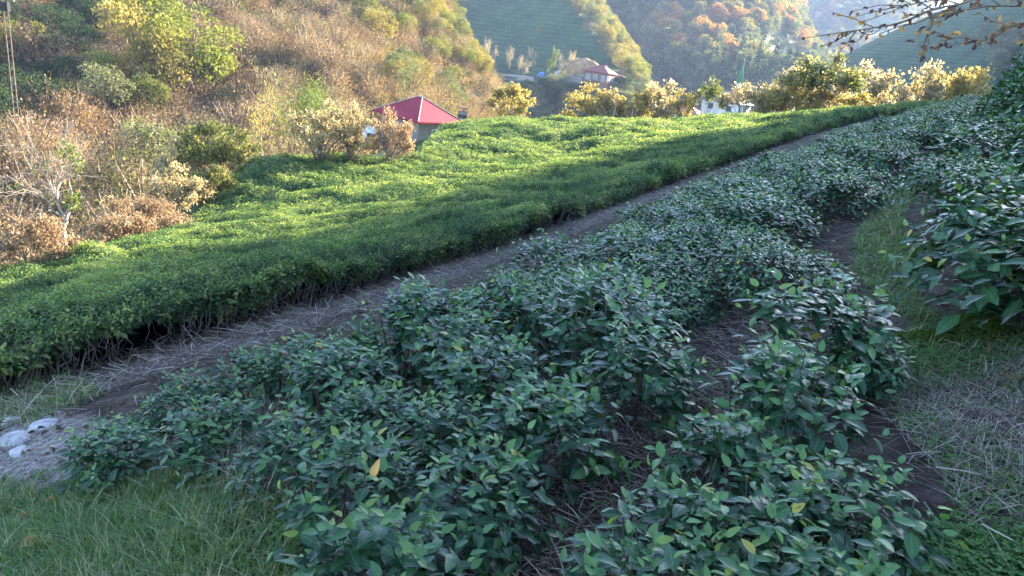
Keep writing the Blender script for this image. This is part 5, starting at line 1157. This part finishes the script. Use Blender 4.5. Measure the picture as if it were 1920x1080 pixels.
# village houses
for i, (u, v, w, h, wm, rm, lab) in enumerate([(1495, 42, 11, 10, 'red_wall', 'pink_roof', 'tall red fronted house on the far village slope'), (1527, 68, 6.5, 7, 'white_wall', 'pink_roof', 'pale pink house below the tall red fronted one'), (1535, 28, 9, 5, 'red_wall', 'brown_roof', 'low dusky red house right of the tall red fronted one'),
        (1462, 18, 12, 5, 'white_wall', 'grey_roof', 'wide white house high on the far village slope, leftmost'), (1487, 20, 8, 5, 'white_wall', 'pink_roof', 'small white house just above the tall red fronted one'), (1436, 10, 9, 5, 'white_wall', 'grey_roof', 'small white house near the top edge above the autumn trees'), (1570, 14, 8, 5, 'white_wall', 'brown_roof', 'small white house highest on the right of the far village'),
        (1483, 108, 6, 3, 'white_wall', 'grey_roof', 'tiny white shed in the pale tea patch on the far slope')]):
    p = on(VH, u, v) if u != 1483 else on(AH, 1478, 106); house('village_house', (p[0], p[1], p[2] - .5), math.radians(-30 + 10 * (i % 3)), w, w * .75, h, w * .18, wm, rm, lab, 'house', ridge=w * .15, storeys=max(1, int(h / 3)), nx=3, ny=1, depth=5)
# little box hut at the field crest, log, stakes, sheets, pole
def box_hut():
    p = at(867, 217, 55); root = empty('box_hut', (p[0], p[1], p[2] - .55), math.radians(8)); z = .25
    mb = MB(); mb.box((0, 0, z + .62), (.86, .6, .04)); 
    link('roof', (lambda m_: m_)(mb.mesh('roof', [M['bark']], smooth=False)), root, (0, 0, .23)); box_part('back_panel', (0, .26, z + .32), (.7, .04, .6), M['plank'], root); box_part('side_panel', (-.34, 0, z + .32), (.04, .48, .6), M['plank'], root); box_part('side_panel', (.34, 0, z + .32), (.04, .48, .6), M['plank'], root)
    box_part('shelf', (0, -.02, z + .12), (.64, .5, .05), M['plank'], root); box_part('divider', (0, -.05, z + .38), (.05, .44, .45), M['plank'], root); box_part('front_board', (0, -.27, z + .5), (.7, .03, .2), M['plank'], root)
    for x in (-.3, .3):
        for y in (-.22, .22): box_part('leg', (x, y, -.12), (.07, .07, .72), M['plank'], root)
    tag(root, 'small weathered wooden box hut on legs standing on the crest right of the red roof', 'hut')
box_hut()
def pole(name, a, b, r, m, label, cat='stake'):
    mb = MB(); mb.tube([a, (a + b) / 2, b], [r, r * .95, r * .9], 8); tag(link(name, mb.mesh(name, [m])), label, cat)
for u, v, h, lab in [(1181, 226, .95, 'pale wooden stake at the foot of the golden hazels in the far row'), (1150, 212, 1.0, 'leaning pale stake among the hazels left of the other stake')]:
    p = at(u, v, 59); g_ = np.array([p[0], p[1], float(ground(p[0], p[1]))]); pole('stake', g_, np.array([p[0] + .1, p[1], max(p[2] + h, g_[2] + 1)]), .045, M['grey_bark'], lab)
def log():
    a = at(1119, 224, 58); b = at(1137, 225, 58); mb = MB(); mb.tube([a, a * .6 + b * .4 + np.array([0, 0, .04]), b], [.13, .15, .12], 10); tag(link('log', mb.mesh('log', [M['bark']])), 'short dark log lying at the foot of the far hazel row', 'log')
log()
def sheet_panel(u, v, d, w, h, lab):
    p = at(u, v, d); rng = np.random.default_rng(int(u)); X, Z = np.meshgrid(np.linspace(-w / 2, w / 2, 10), np.linspace(-h / 2, h / 2, 8)); Y = .05 * np.sin(X * 5) + .04 * np.sin(Z * 6 + 1); n = X.size
    V = np.concatenate([np.stack([X, Y, Z], -1).reshape(-1, 3), np.stack([X, Y + .03, Z], -1).reshape(-1, 3)]); F = []
    for i in range(7):
        for j in range(9): a = i * 10 + j; F += [(a, a + 1, a + 11, a + 10), (n + a, n + a + 10, n + a + 11, n + a + 1)]
    tag(link('plastic_sheet', np_mesh('plastic_sheet', V, np.array(F), [M['pale_blue']]), None, p, -.4), lab, 'sheet')
sheet_panel(675, 250, 37, .62, .42, 'pale blue sheet showing through the hazels, the left one of two'); sheet_panel(694, 243, 37.5, .55, .36, 'bluish sheet showing through the hazels, the right one of two')
def mast():
    t = at(9, 2, 62); b = at(28, 190, 62); root = empty('utility_pole', (t[0], t[1], b[2])); H = t[2] - b[2]
    for x in (-.16, .16): mb = MB(); mb.tube([(x, 0, -2.5), (x, 0, H * .5), (x, 0, H)], [.04, .035, .03], 6); link('post', mb.mesh('post', [M['bark']]), root)
    mb = MB()
    for k in range(14): mb.box((0, 0, H * k / 14 + .2), (.26, .04, .04))
    link('rungs', mb.mesh('rungs', [M['bark']], smooth=False), root); box_part('crossarm', (0, 0, H + .12), (1.3, .14, .14), M['bark'], root); box_part('switch_box', (0, -.05, H - .35), (.55, .3, .6), M['dark_rubber'], root)
    tag(root, 'tall thin twin post utility pole at the upper left edge', 'pole')
mast()

# ------------------------------------------------------------------ dark shrubs at the right edge and the overhanging autumn branch
def leafy_shrub(u, v, d, a, h, seed, label, n=5200):
    p = at(u, v, d); z = float(ground(p[0], p[1])); rng = np.random.default_rng(seed); t = rng.random(n) * 6.283; ph = np.arccos(rng.uniform(-.1, 1, n)); r = rng.uniform(.72, 1.05, n) * (1 + .2 * np.sin(3 * t + seed) * np.sin(2 * ph) + .12 * np.sin(7 * t) * np.cos(5 * ph))
    d_ = np.stack([np.sin(ph) * np.cos(t), np.sin(ph) * np.sin(t), np.cos(ph)], 1); P = d_ * r[:, None] * np.array([a, a, h]); D = d_ + rng.normal(0, .6, (n, 3)); D[:, 2] -= .4
    V, F, A, B = place(LEAF3[0], LEAF3[1], P, frames(D, d_ + rng.normal(0, .3, (n, 3))), rng.uniform(.06, .11, n), rng.random(n) * .7, LEAF3[2]); root = empty('evergreen_shrub', (p[0], p[1], z - .1)); link('foliage', np_mesh('foliage', V, F, [M['tea']], {'tint': A, 'across': B}), root)
    mb = MB()
    for k in range(12): q = d_[k] * np.array([a, a, h]) * .85; mb.tube([(0, 0, -.1), q * np.array([.35, .35, .5]), q], [.03, .02, .008], 5)
    link('stems', mb.mesh('stems', [M['stem']]), root); tag(root, label, 'shrub')
leafy_shrub(1985, 150, 13.5, .7, 1.2, 1, 'dark evergreen shrub rising at the right edge above the right end of the hazel row')
leafy_shrub(1925, 190, 16.5, .6, .8, 2, 'lower dark evergreen shrub left of the one at the right edge')
leafy_shrub(2090, 100, 12.5, 1.0, 1.6, 3, 'dark evergreen shrub just beyond the right edge of the view')
def overhang():
    rng = np.random.default_rng(21); mb = MB(); LP = []; g0 = at(2450, 380, 6.2); z = float(ground(g0[0], g0[1])); lo = np.array([g0[0], g0[1], z])
    def line(pts, r0, r1, dens=0, sub=0):
        P = np.array(pts); t = np.linspace(0, len(P) - 1, 6 * (len(P) - 1) + 1); Q = np.array([crom(P, x) for x in t]); mb.tube(Q - lo, np.linspace(r0, r1, len(Q)), 6 if r0 > .01 else 4)
        for k in range(sub):
            i = rng.integers(2, len(Q)); i = min(i, len(Q) - 1); dr = Q[i] - Q[i - 1]; dr /= np.linalg.norm(dr); nd = dr + rng.normal(0, .55, 3); nd /= np.linalg.norm(nd); L = rng.uniform(.08, .3); e = Q[i] + nd * L; mb.tube(np.array([Q[i], (Q[i] + e) / 2 + rng.normal(0, .01, 3), e]) - lo, [.0035, .0028, .002], 4)
            for f in np.arange(.25, 1.01, .25):
                for _ in range(1 if rng.random() < .7 else 2): LP.append(Q[i] + nd * L * f)
        for k in range(dens): LP.append(Q[rng.integers(len(Q) // 3, len(Q))])
    A = at(2420, -120, 5.6); line([lo + np.array([0, 0, -.2]), lo + np.array([.05, 0, 1.2]), A - np.array([-.1, 0, .8]), A], .11, .05)
    line([A, at(2150, -90, 5.4), at(1930, -40, 5.2), at(1800, 8, 5.1), at(1715, 45, 5.0)], .022, .004, 8, 14)
    line([at(1800, 8, 5.1), at(1750, 18, 5.0), at(1690, 42, 4.95), at(1640, 52, 4.9), at(1596, 58, 4.9)], .008, .003, 10, 10)
    line([at(1800, 8, 5.1), at(1760, 0, 5.2), at(1690, 12, 5.2)], .006, .003, 6, 7)
    line([at(2150, -90, 5.4), at(2040, 0, 5.5), at(1960, 35, 5.5), at(1905, 45, 5.4), at(1868, 58, 5.3)], .011, .003, 8, 10)
    line([at(1905, 45, 5.4), at(1850, 75, 5.3), at(1800, 70, 5.3), at(1768, 78, 5.2)], .006, .003, 5, 6)
    line([at(2040, 0, 5.5), at(1940, 10, 5.6), at(1850, 12, 5.6), at(1790, 25, 5.5)], .01, .003, 6, 9)
    line([at(1768, 30, 5.0), at(1740, 60, 5.0), at(1745, 95, 5.0)], .003, .002, 2, 1)
    P = np.array(LP) - lo; n = len(P); D = rng.normal(0, .6, (n, 3)) + np.array([-.5, -.2, -.35]); T = leaf_tpl(4, .3, .25, .25)
    V, F, A_, B = place(T[0], T[1], P, frames(D, rng.normal(0, .8, (n, 3)) + np.array([0, 0, .6])), rng.uniform(.024, .048, n), rng.random(n)); root = empty('overhanging_tree', lo.tolist()); link('trunk', mb.mesh('trunk', [M['bark']]), root)
    M['ov'] = leaf_mat('withered_leaf', [(0, (.07, .035, .03)), (.55, (.16, .08, .05)), (.8, (.35, .2, .09)), (1, (.6, .38, .12))], rough=.5, trans=.45, tgain=(1.2, 1.1, .8))
    link('crown', np_mesh('crown', V, F, [M['ov']], {'tint': A_}), root); tag(root, 'thin branch with sparse withered brown leaves reaching in at the top right corner', 'tree')
overhang()

# ------------------------------------------------------------------ haze: one closed box of even pale air
def haze():
    mb = MB(); x0, x1, y0, y1, z0, z1 = -1700, 2100, -450, 3300, -53, 190
    mb.box(((x0 + x1) / 2, (y0 + y1) / 2, (z0 + z1) / 2), (x1 - x0, y1 - y0, z1 - z0)); m = bpy.data.materials.new('haze_air'); m.use_nodes = True; nt = m.node_tree; nt.nodes.clear()
    o = nt.nodes.new("ShaderNodeOutputMaterial"); v = nt.nodes.new("ShaderNodeVolumePrincipled"); v.inputs['Color'].default_value = (.5, .66, 1.0, 1); v.inputs['Density'].default_value = HAZE; v.inputs['Anisotropy'].default_value = .0
    nt.links.new(v.outputs[0], o.inputs['Volume']); tag(link('haze', mb.mesh('haze', [m], smooth=False)), 'pale blue valley haze', None, None, 'stuff')
HAZE = .00029
haze()
